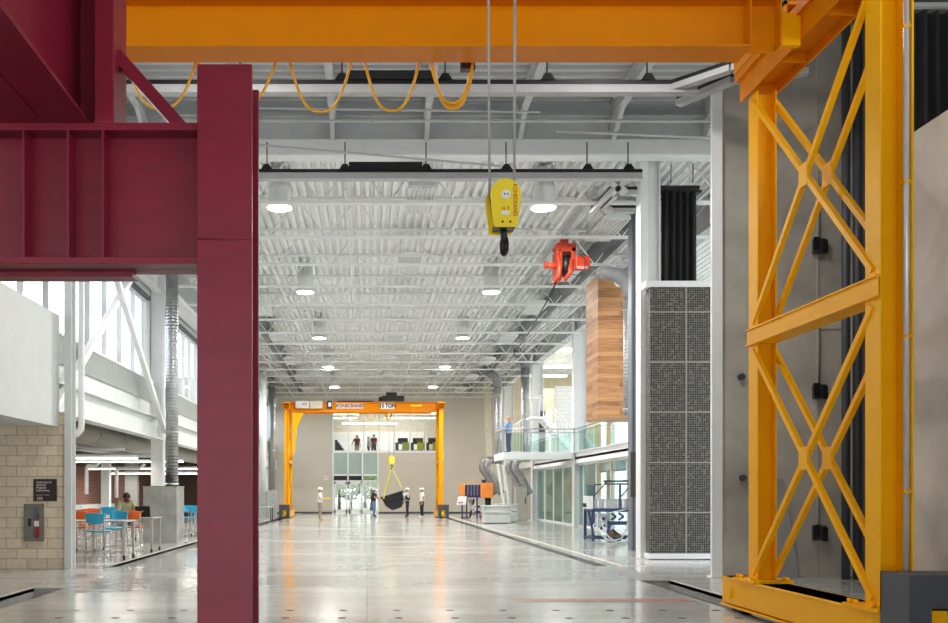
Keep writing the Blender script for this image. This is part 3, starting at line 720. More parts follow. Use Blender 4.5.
# trolley on top (partly out of frame)
hx = X(501.5, 9.0)
b = MB(); b.box(hx - .7, hx + .7, 8.75, 10.2, 6.95, 7.1); b.box(hx - .35, hx + .35, 8.85, 9.2, 7.1, 7.5); b.build('hoist_trolley', dkgrey, near)
b = MB(); b.cyl((hx - .35, 9.0, 7.2), (hx + .35, 9.0, 7.2), 0.2, n=20); b.build('rope_drum', steel, near)
far, gf = gantry('gantry_crane.001', 'orange gantry crane spanning the hall before the far wall and its gallery window', X(290.5, 55), X(437.5, 55), 55.0, 0.24, True)
fy = 55 - .185
def plate(x0, x1, y0, y1, name, mat, par, dep=.03, y=fy - .0):
    a = P(x0, y1, y); c = P(x1, y0, y); b = MB(); b.box(a.x, c.x, y - dep, y, a.z, c.z); return b.build(name, mat, par), (a + c) / 2
o, c = plate(336, 364, 403.3, 408.6, 'name_plate', M('plate_pale', (226, 214, 200), .5), gf); text('KONECRANES', 'lettering', M('dark_red_ink', (130, 30, 40), .5), gf, (c.x, fy - .036, c.z), .27, sx=.98, bold=.008, ext=.004)
o, c = plate(380.5, 394.5, 402.6, 409, 'capacity_plate', whitetxt, gf); text('15 TON', 'lettering', blacktxt, gf, (c.x, fy - .036, c.z + .0), .36, sx=.8, ext=.004, bold=.014)
o, c = plate(410.5, 422, 404.6, 406.4, 'yellow_label', yellow, gf, .01)
o, c = plate(296, 309, 401.5, 408.5, 'control_box', offwhite, far, .3); o2, c2 = plate(301, 308, 402.5, 406.5, 'label_plate', whitetxt, far, .02, fy - .3); b = MB()
for k in range(7): x = c2.x - .16 + .048 * k; b.box(x, x + .034, fy - .325, fy - .32, c2.z - .0, c2.z + .08); b.box(x, x + .034, fy - .325, fy - .32, c2.z - .09, c2.z - .06)
b.build('small_print', blacktxt, far)
o, c = plate(310, 322.5, 401.2, 408.8, 'control_box', M('control_box_beige', (200, 192, 170), .5), far, .3)
o, c = plate(327, 332, 401, 408.5, 'horn_box', black, far, .2); plate(328.5, 331, 402.6, 406.5, 'dial', whitetxt, far, .02, fy - .2)
b = MB(); a = P(382, 401, 55); c = P(404, 392.5, 55)
b.box(a.x, c.x, 54.6, 55.6, a.z, a.z + .28); b.box(a.x + .25, c.x - .45, 54.7, 55.5, a.z + .28, a.z + .5); b.cyl((a.x - .2, 54.8, a.z + .12), (a.x + .1, 54.8, a.z + .12), .12, n=14); b.box(a.x - .2, a.x, 54.8, 55.3, a.z, a.z + .1)
b.build('hoist_trolley', black, far)
for x0, x1, yb in ((338, 349, 420), (350.5, 362, 419.5), (366, 376, 420)): loop(x0, x1, yb, 55.5, 413, .02, far)
loop(385, 391, 420, 55.4, 413, .04, far); loop(386, 392, 419, 55.5, 413, .04, far)
loop(305, 317, 421, 55.4, 413, .02, far)
b = MB(); b.prism([(X(x, 54.3), Z(y, 54.3)) for x, y in ((293, 413), (303.5, 413), (297, 428), (294.5, 455), (293, 455))], (0, 54.2, 0), (1, 0, 0), (0, 0, 1), (0, .16, 0)); b.build('knee_plate', orange, far)

# ------------------------------------------------------------------ near hook block
def hook_block(name, label, loc, k=1.0, rz=0.0, txt=True, ropes=2.6):
    t = thing(name, label, 'hook block', loc)
    L = V(loc)
    def W(x, y, z): return V((L.x + x * k, L.y + y * k, L.z + z * k))
    prof = []
    for i in range(13):
        a = PI * i / 12; prof.append((0.165 * math.cos(a), 0.02 + 0.165 * math.sin(a)))
    prof += [(-0.16, -0.05), (-0.13, -0.3), (-0.115, -0.335), (0.115, -0.335), (0.13, -0.3), (0.16, -0.05)]
    prof = [(a * k, c * k) for a, c in prof]
    b = MB(); b.prism(prof, W(0.0, -.10, 0), (1, 0, 0), (0, 0, 1), (0, .015 * k, 0)); f = b.build('front_cover', yellow, t, 0.004 * k)
    b = MB(); b.prism(prof, W(-.03, .10, -.03), (1, 0, 0), (0, 0, 1), (0, .015 * k, 0)); b.build('rear_cover', yellow, t, 0.004 * k)
    b = MB(); b.cyl(W(-.01, -.075, .01), W(-.01, -.03, .01), .14 * k, n=24); b.cyl(W(-.01, .02, .01), W(-.01, .07, .01), .14 * k, n=24); b.build('sheave', iron, t)
    b = MB(); b.cyl(W(0, -.115, .01), W(0, -.1, .01), .048 * k, n=20); cp = b.build('axle_cap', whitetxt, f)
    b = MB(); b.cyl(W(-.015, -.12, .012), W(-.015, -.112, .012), .009 * k, n=8); b.cyl(W(.018, -.12, .012), W(.018, -.112, .012), .009 * k, n=8); b.build('screw', black, f)
    b = MB(); b.box(*(lambda a, c: (a.x, c.x, a.y, c.y, a.z, c.z))(W(-.05, -.106, -.205), W(.04, -.098, -.165))); b.build('label_plate', whitetxt, f)
    if txt:
        text('KONECRANES', 'lettering', redtxt, f, W(.098, -.103, -.05), .062 * k, (PI / 2, PI / 2, 0), sx=.86)
        text('15 T', 'capacity_lettering', redtxt, f, W(-.008, -.103, -.14), .05 * k)
    b = MB(); b.cyl(W(-.035, -.106, -.28), W(-.035, -.1, -.28), .012 * k, n=10); b.cyl(W(.045, -.106, -.28), W(.045, -.1, -.28), .012 * k, n=10); b.build('rivet', black, f)
    b = MB(); b.box(*(lambda a, c: (a.x, c.x, a.y, c.y, a.z, c.z))(W(-.12, -.085, -.34), W(.1, .085, -.3))); b.build('cross_head', iron, t)
    pts = [(W(-.01, 0, -.3), .035 * k), (W(-.01, 0, -.38), .035 * k), (W(0.0, .01, -.43), .04 * k)]
    for i in range(12):
        a = math.radians(60 - i * 24); pts.append((W(-.012 + .03 * math.cos(a), -.012 + .06 * math.cos(a), -.51 + .085 * math.sin(a)), (.042 - .022 * i / 11) * k))
    b = MB(); b.loft([(p, r) for p, r in pts], 10); b.build('hook', iron, t, 0)
    for dx, y in ((-.19, -.05), (-.165, .05), (.10, -.05), (.13, .05)):
        b = MB(); b.cyl(W(dx * .9, y, .0), (L.x + dx * k, L.y + y * k, L.z + ropes), .009 * max(1, k * .8), n=6); b.build('wire_rope', rope_m, t)
    return t
hook_block('hook_block', 'yellow hook block hanging on wire ropes from the near crane', P(504.5, 198.5, 9.0), .93, ropes=2.7)
hook_block('hook_block.001', 'small yellow hook block holding the slings above the black bin', (X(391.5, 55.6), 54.6, Z(459, 55)), 1.05, txt=False, ropes=2.45)

# ------------------------------------------------------------------ white parapet, masonry wall, white post
b = MB(); b.box(-6.22, -6.07, 3.0, 17.75, 2.8, 5.0); struct(b.build('wall_mezzanine_parapet', offwhite))
b = MB(); b.box(-12, -6.08, 3.0, 17.75, 2.82, 3.1); struct(b.build('ceiling_soffit', offwhite))
b = MB(); b.box(-12, X(64.5, 17.75), 17.75, 18.0, 0, 3.1); struct(b.build('wall_masonry', blockm))
b = MB(); xq = X(65, 17.7); b.box(xq, xq + .135, 17.66, 17.68, 0, 9.9); b.box(xq, xq + .135, 17.92, 17.94, 0, 9.9); b.box(xq + .06, xq + .075, 17.68, 17.92, 0, 9.9)
tag(b.build('steel_column', offwhite), 'slim white steel column at the end of the block wall', 'column')
b = MB(); px, py = X(81.5, 18.8), 18.8; zz = Z(430, 18.8)
b.loft([((px, py, 9.6), .065), ((px, py, zz + .15), .065), ((px - .01, py, zz + .02), .07), ((px - .1, py, zz - .08), .075), ((px - .35, py, zz - .1), .075)], 14)
tag(b.build('drain_pipe', white), 'white vertical drain pipe with an elbow beside the slim white column', 'pipe')
# sign
sg = thing('room_sign', 'dark brown room sign on the block wall above the extinguisher', 'sign', (X(45.5, 17.7), 17.72, Z(490, 17.75)))
b = MB(); b.box(X(34, 17.75), X(57, 17.75), 17.72, 17.75, Z(501, 17.75), Z(479, 17.75)); b.build('sign_board', signm, sg)
for i, s in enumerate(('Hydraulics &', 'General', 'Projects', 'Laboratory')):
    text(s, 'lettering', whitetxt, sg, (X(36, 17.7), 17.717, Z(482.3 + 2.7 * i, 17.72)), .058, align='LEFT')
b = MB()
for k in range(11):
    if k not in (6,): x = X(36, 17.7) + .024 * k; b.box(x, x + .016, 17.715, 17.72, Z(495, 17.72) - .012, Z(495, 17.72) + .012)
b.build('small_print', M('dim_white_ink', (150, 144, 138), .5), sg)
text('155', 'room_number', whitetxt, sg, (X(36, 17.7), 17.717, Z(498.6, 17.72)), .085, align='LEFT')
# extinguisher cabinet
ec = thing('extinguisher_cabinet', 'stainless fire extinguisher cabinet set in the block wall', 'cabinet', (X(35, 17.75), 17.75, Z(541, 17.75)))
xa, xb, z0, z1 = X(25.5, 17.75), X(44, 17.75), Z(541, 17.75), Z(504, 17.75)
b = MB(); b.box(xa, xb, 17.66, 17.75, z0, z0 + .03); b.box(xa, xb, 17.66, 17.75, z1 - .03, z1); b.box(xa, xa + .03, 17.66, 17.75, z0, z1); b.box(xb - .03, xb, 17.66, 17.75, z0, z1); b.build('cabinet_frame', M('dull_stainless', (132, 128, 120), .42, metal=.6), ec, .004)
wx0, wx1 = X(34, 17.75), X(40.5, 17.75)
b = MB(); b.box(xa + .03, wx0, 17.68, 17.70, z0 + .03, z1 - .03); b.box(wx1, xb - .03, 17.68, 17.70, z0 + .03, z1 - .03); b.box(wx0, wx1, 17.68, 17.70, z0 + .03, Z(537, 17.75)); b.box(wx0, wx1, 17.68, 17.70, Z(507.5, 17.75), z1 - .03)
dr = b.build('cabinet_door', bpy.data.materials['dull_stainless'], ec)
b = MB(); b.box(X(30, 17.75), X(32.5, 17.75), 17.65, 17.68, Z(526, 17.75), Z(518.5, 17.75)); b.build('handle', black, dr)
b = MB(); b.box(wx0, wx1, 17.688, 17.692, Z(537, 17.75), Z(507.5, 17.75)); b.build('window_pane', glass, dr)
b = MB(); b.box(xa + .03, xb - .03, 17.738, 17.748, z0 + .03, z1 - .03); b.build('back_liner', dkgrey, ec)
fx = thing('fire_extinguisher', 'small red fire extinguisher behind the cabinet window', 'fire extinguisher', (X(37.5, 17.72), 17.715, z0 + .03))
zx = z0 + .05; xx = X(37.4, 17.72)
b = MB(); b.loft([((xx, 17.717, zx), .045), ((xx, 17.717, zx + .36), .045), ((xx, 17.717, zx + .42), .02)], 16); b.build('cylinder_body', M('extinguisher_red', (190, 30, 34), .35), fx)
b = MB(); b.box(xx - .047, xx + .047, 17.668, 17.674, zx + .24, zx + .35); b.build('label_plate', whitetxt, fx)
b = MB(); b.cyl((xx, 17.717, zx + .42), (xx, 17.717, zx + .48), .02, n=10); b.box(xx - .05, xx + .02, 17.70, 17.73, zx + .47, zx + .5); b.build('valve', black, fx)

# ------------------------------------------------------------------ right side: columns, concrete, curtains
b = MB(); b.box(X(712, 16), X(722.3, 16), 16, 16.07, 0, Z(85, 16)); b.box(X(710, 16), X(724, 16), 15.97, 16.15, 0, .02); b.box(X(716, 16), X(718, 16), 16.07, 16.18, 0, Z(85, 16))
tag(b.build('steel_column', white), 'tall white steel column standing against the grey concrete wall edge', 'column')
b = MB(); b.box(X(723, 16.2), 8.75, 16.22, 16.6, 0, 10.2); struct(b.build('wall_concrete_back', concrete))
b = MB(); b.box(X(818, 16.2) - .012, X(818, 16.2) + .012, 16.20, 16.22, 0, 10); b.box(X(818, 16.2), 8.6, 16.2, 16.22, Z(329, 16.2) - .01, Z(329, 16.2) + .01); struct(b.build('trim_10', M('joint_filler', (176, 170, 160), .8)))
for k, (px, py, lab) in enumerate(((818, 247, 'upper'), (818, 392, 'middle'), (818, 533, 'lowest'))):
    t = thing('outlet_box', 'black outlet box on the seam of the concrete wall, %s of three' % lab, 'outlet box', P(px, py, 16.2))
    c = P(px, py, 16.2)
    b = MB(); b.box(c.x - .11, c.x + .11, 16.1, 16.2, c.z - .13, c.z + .13); b.build('box_body', M('outlet_grey', (58, 58, 60), .5), t, .01)
    b = MB(); b.box(c.x - .13, c.x - .02, 16.08, 16.1, c.z - .08, c.z + .15); b.box(c.x + .03, c.x + .12, 16.08, 16.1, c.z - .14, c.z + .1); b.build('cover_flap', black, t)
    b = MB(); b.cyl((c.x, 16.18, c.z + .13), (c.x, 16.18, c.z + 1.2), .015, n=8); b.build('feed_conduit', grey, t)
for px, py in ((741, 377), (742.5, 478)):
    c = P(px, py, 16.2); b = MB(); b.cyl((c.x, 16.14, c.z), (c.x, 16.22, c.z), .06, n=14)
    tag(b.build('wall_socket', dkgrey), 'small round dark socket in the concrete wall, %s of the two' % ('upper' if py < 400 else 'lower'), 'socket')
b = MB(); b.box(8.75, 9.0, 9.8, 16.6, 0, 10.2); struct(b.build('wall_concrete_side', M('dark_siding', (84, 84, 88), .6, var=.15)))
for k, x in enumerate((8.3, 8.5)):
    b = MB(); b.cyl((x, 15.6, 0), (x, 15.6, 10), .07, n=14); tag(b.build('riser_pipe', dkgrey), 'dark riser pipe in the shaded recess behind the crane leg, %s one' % ('inner' if k == 0 else 'outer'), 'pipe')
# leaning perforated sheet
b = MB(); a0 = P(777, 578, 15.8); b.prism([(0, 0), (.38, 0), (.22, 1.75), (.0, 1.75)], (a0.x + .05, 15.9, 0), (1, 0, 0), (0, .12, 1), (0, .02, 0))
tag(b.build('metal_sheet', grey), 'grey perforated metal sheet leaning on the concrete wall behind the crane leg', 'sheet')
# near concrete block wall running towards the camera
b = MB(); b.box(5.9, 6.6, 2.5, 9.76, 0, Z(134, 9.76)); struct(b.build('wall_concrete_near', concrete))
b = MB(); b.box(6.6, 10, 9.74, 9.82, 0, 10); 
# black drape behind it
def drape(name, label, x0, x1, y, z0, z1, pitch, amp):
    vs = []; fs = []; n = int((x1 - x0) / pitch * 8)
    for i in range(n + 1):
        x = x0 + (x1 - x0) * i / n; yy = y + amp * math.sin(2 * PI * (x - x0) / pitch) + .3 * amp * math.sin(5.1 * x)
        for zz in (z0, z1): vs.append((x, yy, zz))
    for i in range(n): fs.append((2 * i, 2 * i + 2, 2 * i + 3, 2 * i + 1))
    b = MB(); b.add(vs, fs, True); o = b.build(name, curtain_m)
    md = o.modifiers.new('sol', 'SOLIDIFY'); md.thickness = .01
    return tag(o, label, 'curtain')
drape('stage_curtain', 'wide black pleated curtain high behind the near concrete wall', 7.05, 10.6, 11.6, 1.2, 7.7, .16, .05)
b = MB(); b.cyl((6.9, 11.6, 7.78), (10.8, 11.6, 7.78), .04, n=10); tag(b.build('curtain_rod', grey), 'grey rod carrying the wide black curtain', 'curtain rod')
# stone-filled mesh panel
gy = 20.25
t = thing('mesh_panel', 'tall white framed panel of wire mesh filled with dark stones', 'panel', (7.2, gy, 0))
xl, xr = X(650, gy), 8.3; z0, z1 = Z(553.5, gy), Z(287, gy)
b = MB(); b.box(xl, xr, gy, gy + .3, z0, z1); b.build('stone_fill', gabion, t)
b = MB(); b.box(X(645.5, gy), xr, gy - .02, gy + .34, z1, Z(281, gy)); b.box(xl - .03, xr, gy - .02, gy + .34, .02, z0); b.build('panel_frame', white, t)
b = MB()
for y in (312, 362, 412, 462.5, 512.5): b.box(xl, xr, gy - .012, gy, Z(y, gy) - .012, Z(y, gy) + .012)
b.box(X(686, gy) - .01, X(686, gy) + .01, gy - .012, gy, z0, z1); b.build('mesh_seam', M('mesh_wire', (170, 166, 154), .5), t)
# white column B
t = thing('steel_column.001', 'broad white steel column rising beside the stone filled mesh panel', 'column', (X(640, 20.9), 20.9, 0))
b = MB(); b.box(X(638.5, 20.9), X(646, 20.9), 20.75, 21.1, 0, Z(155, 20.9)); b.build('column_flange', white, t)
b = MB(); b.box(X(646, 20.9), X(660, 20.9), 20.95, 21.0, 0, Z(155, 20.9)); b.box(X(659, 20.9), X(660.5, 20.9), 20.9, 21.1, 0, Z(155, 20.9)); b.build('column_web', offwhite, t)
b = MB(); b.box(X(631.5, 23.3), X(639.5, 23.3), 23.3, 23.6, .02, Z(208, 23.3)); 
t = thing('sliding_door_panel', 'narrow dark grey folded door panel beside the broad white column', 'door panel', (X(635, 23.3), 23.3, 0))
b.build('panel_body', M('door_panel_grey', (120, 124, 132), .45, metal=.3), t)
b = MB(); b.box(X(631.6, 23.2), X(639.4, 23.2), 23.25, 23.3, Z(497, 23.3), Z(452, 23.3)); b.build('dark_cover', M('cover_dark', (58, 54, 52), .5), t)
b = MB(); b.box(X(634.5, 23.2), X(635.3, 23.2), 23.28, 23.3, .05, Z(212, 23.3)); b.build('edge_seam', dkgrey, t)
# curtain hung above the mesh panel
drape('black_curtain', 'black pleated curtain hung above the stone filled mesh panel', X(661, 21.25), X(697, 21.25), 21.25, 5.2, Z(191, 21.25), .16, .045)
t = thing('curtain_rail', 'black rail with two hangers above the small black curtain', 'curtain rail', (X(680, 21.25), 21.25, Z(187, 21.25)))
b = MB(); zr = Z(187, 21.25); b.box(X(660, 21.25), X(700, 21.25), 21.55, 21.255, zr - .03, zr + .04); b.box(X(657, 21.25), X(702, 21.25), 21.52, 21.258, zr - .12, zr - .06); b.build('rail_bar', black, t)
for p in (671, 693):
    b = MB(); x = X(p, 21.25); b.prism([(-.12, 0), (.12, 0), (.07, .13), (-.07, .13)], (x, 21.53, zr), (1, 0, 0), (0, 0, 1), (0, .14, 0)); b.cyl((x, 21.25, zr + .1), (x, 21.25, zr + .55), .012, n=6); b.build('hanger', iron, t)
# upper right wall of near bay
b = MB(); b.box(8.75, 14, 16.6, 20.5, 8.8, 10.4); struct(b.build('wall_upper_right', nearw))
# ------------------------------------------------------------------ hall wall on the cafe side
XW = -6.6
cols = [(28.6, X(152, 28.6), X(164, 28.6)), (38.1, -6.8, -6.42), (47.6, -6.8, -6.42), (57.3, -6.85, -6.42)]
LOC = ['behind the galvanised box', 'beyond the galvanised box, hidden by the maroon column', 'halfway down the hall on the cafe side', 'near the far crane leg on the cafe side']
for (y, xa, xb), lab in zip(cols, LOC):
    t = thing('steel_column', 'white steel hall column ' + lab, 'column', (xb, y, 0))
    b = MB(); b.box(xa, xb, y - .16, y - .145, 0, 9.6); b.box(xa, xb, y + .145, y + .16, 0, 9.6); b.build('column_flange', white, t)
    b = MB(); b.box((xa + xb) / 2 - .01, (xa + xb) / 2 + .01, y - .145, y + .145, 0, 9.6); b.build('column_web', white, t)
    b = MB(); b.box(xa - .05, xb + .05, y - .22, y + .22, 0, .03); b.build('base_plate', white, t)
# clerestory wall: spandrel, louvre strip, head, window openings
xo = -6.95
b = MB(); b.box(xo - .1, xo + .1, 18.0, YF, 3.25, 5.02); b.box(xo - .1, xo + .1, 18.0, YF, 7.55, 10)
for y, _, _ in cols: b.box(xo - .1, xo + .1, y - .5, y + .5, 5.02, 7.55)
struct(b.build('wall_left', offwhite))
b = MB()
ws = [18.0] + [c[0] for c in cols] + [YF]
for k in range(5):
    b = MB(); a, c = ws[k] + .3, ws[k + 1] - .3
    for j in range(9): b.prism([(0.0, 0), (.05, 0), (.14, .04), (0.0, .05)], (xo + .105, a, 4.38 + .065 * j), (1, 0, 0), (0, 0, 1), (0, c - a, 0))
    b.box(xo + .105, xo + .26, a, c, 4.96, 5.02)
    tag(b.build('radiator_strip', offwhite), 'long white finned heating strip under the clerestory windows, %s bay from the block wall' % ORD[k], 'radiator')
    wn = struct(thing('window_%d' % (k + 3), 'clerestory window bay high on the cafe side wall', 'window', (xo, (a + c) / 2, 5.02))); del wn['category']
    b = MB(); n = 7
    y0, y1 = (18.0 if k == 0 else ws[k] + .5), (YF if k == 4 else ws[k + 1] - .5)
    for j in range(n + 1):
        yy = y0 + (y1 - y0) * j / n; b.box(xo - .05, xo + .07, yy - .022, yy + .022, 5.02, 7.55)
    b.box(xo - .05, xo + .09, y0, y1, 5.02, 5.1); b.box(xo - .05, xo + .09, y0, y1, 7.47, 7.55); b.build('window_frame', offwhite, wn)
    b = MB(); b.box(xo - .01, xo + .01, y0, y1, 5.1, 7.47); b.build('pane', GLASS('clerestory_glass', (.97, .98, 1)) if k == 0 else bpy.data.materials['clerestory_glass'], wn)
    # dark shade rail
    b = MB(); b.box(xo + .1, xo + .2, y0, y1, 7.5, 7.62); b.build('shade_rail', dkgrey, wn)
t = thing('floor_beam', 'deep white steel beam above the cafe opening along the hall', 'beam', (XW, 18, 3.2))
b = MB(); b.ibeam((-6.62, 18.0, 3.52), (-6.62, YF, 3.52), (0, 0, 1), 0.66, .3, .03, .02); b.build('beam_body', offwhite, t)
b = MB(); b.box(-6.84, -6.82, 18, YF, 3.9, 4.35); b.build('panel_strip', offwhite, t)
b = MB(); b.ibeam((-6.62, 18, 8.1), (-6.62, YF, 8.1), (0, 0, 1), .5, .25, .02, .014); tag(b.build('eave_beam', white), 'white beam above the clerestory windows', 'beam')
# X brace
for p0, p1, lab in (((-6.5, 18.1, 2.85), (-6.5, 28.4, 9.9), 'white diagonal brace rising away from the block wall before the clerestory'), ((-6.36, 18.2, 9.95), (-6.36, 28.3, 3.45), 'white diagonal brace falling toward the galvanised box')):
    b = MB(); b.bar(p0, p1, .14, .16); tag(b.build('wall_brace', white), lab, 'brace')
# lower hall wall further down
b = MB(); b.box(xo - .1, xo + .1, 46, YF, 0, 3.25); struct(b.build('wall_left_lower', offwhite))
# galvanised box and its duct
t = thing('duct_plenum', 'galvanised steel box standing on the floor under a spiral duct', 'duct box', (X(163, 27), 27.5, 0))
x0, x1 = X(143, 27), X(177, 27); zt2 = Z(486, 27)
b = MB(); b.box(x0, x1, 27, 28.05, 0, zt2); b.build('box_body', M('galvanised_sheet', (190, 192, 192), .3, metal=.75, var=.2, scale=2.2), t, .012)
b = MB(); b.box((x0 + x1) / 2 - .01, (x0 + x1) / 2 + .01, 26.992, 27, 0, zt2); b.box(x0 - .01, x1 + .01, 26.98, 28.06, zt2 - .03, zt2); b.build('seam', steel, t)
def vduct(name, label, x, y, z0, z1, r, bands=()):
    t = thing(name, label, 'duct', (x, y, z0))
    b = MB(); b.cyl((x, y, z0), (x, y, z1), r, n=24); b.build('duct_pipe', spiral, t)
    b = MB()
    for z in bands: b.cyl((x, y, z), (x, y, z + .1), r + .015, n=24)
    if bands: b.build('band', steel, t)
    return t
vduct('spiral_duct', 'grey spiral duct rising from the galvanised box', X(172, 27.5), 27.5, zt2, 9.3, .19, (zt2, 3.3, 6.6))
vduct('spiral_duct', 'grey spiral duct close to the far crane leg on the cafe side', X(272, 58.5), 58.5, 1.6, 9.0, .24, (1.6, 4.2, 8.4))
b = MB(); b.cyl((X(263, 52), 52, 1.6), (X(263, 52), 52, 8.8), .2, n=18); tag(b.build('round_column', white), 'round white pipe column before the far spiral duct', 'column')
# metal cabinets near far left
t = thing('steel_cabinet', 'pale metal cabinet under the far spiral duct on the cafe side', 'cabinet', (X(265, 50), 50, 0))
b = MB(); b.box(-6.2, X(275, 50), 50.2, 51.2, 0.05, Z(491, 50)); b.build('cabinet_body', steel, t, .01)
b = MB(); b.box(-5.62, -5.60, 50.18, 50.2, .1, Z(492, 50)); b.build('door_seam', dkgrey, t)
t = thing('steel_table', 'low metal bench in front of the pale cabinet on the cafe side', 'table', (X(265, 47), 47, 0))
b = MB(); b.box(-6.1, X(272, 47), 46.6, 47.6, .72, .78); b.build('table_top', steel, t)
for x in (-6.05, X(271.5, 47)):
    for y in (46.65, 47.55): b = MB(); b.box(x - .03, x + .03, y - .03, y + .03, 0, .72); b.build('leg', dkgrey, t)

# ------------------------------------------------------------------ cafe
b = MB(); b.box(-14, -7.05, 18, 60, 3.75, 3.95); struct(b.build('ceiling_cafe', M('cafe_deck', (150, 148, 142), .7)))
b = MB(); b.box(-14, -13.6, 18, 60, 0, 3.8); struct(b.build('wall_cafe_brick', redbrick))
b = MB(); b.box(-14, -7.05, 58, 58.3, 0, 3.8); struct(b.build('wall_cafe_end', M('cafe_end_paint', (120, 100, 90), .7)))
t = thing('cafe_duct', 'wide dull round duct under the cafe ceiling', 'duct', (-7.9, 20, 3.2))
b = MB(); b.cyl((-7.9, 18.1, 3.22), (-7.9, 46, 3.22), .36, n=20); b.build('duct_pipe', M('cafe_duct_grey', (150, 144, 134), .55, metal=.2), t)
for y in (19.5, 22.5, 25.5, 28.5, 32, 36): b = MB(); b.cyl((-7.9, y, 3.22), (-7.9, y + .1, 3.22), .38, n=20); b.build('band', grey, t)
for k, (y, xa, xb) in enumerate(((24.5, -12, -10), (28.0, -12.8, -7.15), (33.0, -12.8, -6.75), (38.5, -12, -6.7), (43, -12.5, -6.7), (51, -12.5, -7.2))):  # the last strip is added to brighten the cafe end wall
    t = thing('cafe_strip_light', 'long pendant strip light under the cafe ceiling, %s counted from the block wall' % ORD[k], 'strip light', ((xa + xb) / 2, y, 2.62))
    z = (2.72, 2.56, 2.62, 2.5, 2.4, 2.6)[k]
    b = MB(); b.box(xa, xb, y - .06, y + .06, z + .03, z + .12); b.build('housing', white, t)
    b = MB(); b.box(xa, xb, y - .08, y + .08, z, z + .03); b.build('diffuser', EM('strip_glow', (255, 250, 240), 6) if k == 0 else bpy.data.materials['strip_glow'], t)
    b = MB()
    for x in (xa + .3, xb - .3): b.cyl((x, y, z + .1), (x, y, 3.75), .008, n=5)
    b.build('hanger', rope_m, t)
    L = bpy.data.lights.new('strip_light', 'AREA'); L.shape = 'RECTANGLE'; L.size = xb - xa; L.size_y = .16; L.energy = 95 if k else 45; L.color = (1, .96, .88)
    lo = bpy.data.objects.new('strip_light', L); COL.objects.link(lo); lo.location = ((xa + xb) / 2, y, z - .01)
# pipe work under the cafe ceiling
for k, (p0, p1, r) in enumerate((((-11, 26, 2.76), (-7, 26, 2.76), .05), ((-12, 30, 2.75), (-7, 30, 2.75), .07), ((-11.5, 20, 3.3), (-11.5, 44, 3.3), .12), ((-9.6, 20, 3.2), (-9.6, 44, 3.2), .06))):
    b = MB(); b.cyl(p0, p1, r, n=10); tag(b.build('cafe_pipe', nearw), 'pale pipe under the cafe ceiling, %s' % ('crossing near the first pendant strip', 'crossing between two pendant strips', 'thickest one running lengthwise', 'thin one running lengthwise')[k], 'pipe')
for x0, x1, y, ztop, zb2, lab in ((86.5, 96, 36, 2.6, 1.45, 'first'), (116.5, 140, 38, 2.55, 1.3, 'second')):
    xx = X(x0, y); xe = X(x1, y)
    b = MB(); b.tube([(xx, y, zb2), (xx, y, ztop - .1), (xx + .04, y, ztop - .02), (xx + .12, y, ztop), (xe, y, ztop), (xe + .2, y, ztop + .2)], .075, 10)
    tag(b.build('vent_pipe', white), 'white bent pipe hanging before the red brick wall, %s from the block wall' % lab, 'pipe')
for px, y, wd, mt, lab in ((105, 42, .38, white, 'white column before the red brick wall of the cafe'), (131, 44, .6, M('cafe_pier_grey', (150, 150, 147), .6), 'pale grey pier behind the man with the laptop')):
    b = MB(); b.box(X(px, y) - wd / 2, X(px, y) + wd / 2, y, y + .35, 0, 3.75); tag(b.build('cafe_column', mt), lab, 'column')
b = MB(); b.box(-13.6, -13.3, 34, 47.5, .72, .95)
for k in range(12): b.box(-13.31, -13.28, 34.2 + 1.1 * k, 35.1 + 1.1 * k, .76, .91)
tag(b.build('wall_radiator', white), 'long white radiator casing low on the red brick wall', 'radiator')
b = MB(); b.box(-13.595, -13.55, 19, 57, 2.75, 3.7); tag(b.build('dark_soffit_panel', M('dark_olive_panel', (62, 62, 54), .6)), 'dark band along the top of the red brick wall', 'panel')

def chair_proto(name, col, label):
    t = thing(name, label, 'chair')
    vs = []; fs = []; n = 8
    for i in range(n + 1):            # seat shell
        u = -.2 + .42 * i / n
        for j in range(n + 1):
            v = -.22 + .44 * j / n
            vs.append((v, u, .66 + .02 * (v / .22) ** 2 + (-.02 if i == n else 0) + (.015 if i == 0 else 0)))
    for i in range(n):
        for j in range(n): a = i * (n + 1) + j; fs.append((a, a + 1, a + n + 2, a + n + 1))
    b = MB(); b.add(vs, fs, True); s = b.build('seat', col, t); md = s.modifiers.new('sol', 'SOLIDIFY'); md.thickness = .02
    vs = []; fs = []
    for i in range(n + 1):
        h = i / n; z = .82 + .25 * h
        for j in range(n + 1):
            v = -1 + 2 * j / n; wdt = .235 - .05 * (1 - h) ** 2
            zz = z + (-.035 * v * v if i == n else (.03 * v * v if i == 0 else 0))
            vs.append((v * wdt, -.23 - .05 * h + .06 * v * v, zz))
    for i in range(n):
        for j in range(n): a = i * (n + 1) + j; fs.append((a, a + 1, a + n + 2, a + n + 1))
    b = MB(); b.add(vs, fs, True); s = b.build('backrest', col, t); md = s.modifiers.new('sol', 'SOLIDIFY'); md.thickness = .016
    for sx in (-1, 1):
        b = MB(); b.tube([(sx * .19, .18, .64), (sx * .23, .22, .0)], .012, 8); b.build('leg', legm, t)
        b = MB(); b.tube([(sx * .20, -.22, .98), (sx * .20, -.20, .64), (sx * .225, -.25, 0)], .012, 8); b.build('leg', legm, t)
    b = MB()
    for p, q in (((-.215, .205, .22), (.215, .205, .22)), ((-.212, -.235, .22), (.212, -.235, .22)), ((-.215, -.235, .25), (-.22, .2, .25)), ((.215, -.235, .25), (.22, .2, .25))): b.cyl(p, q, .009, n=6)
    b.build('foot_rail', legm, t)
    return t
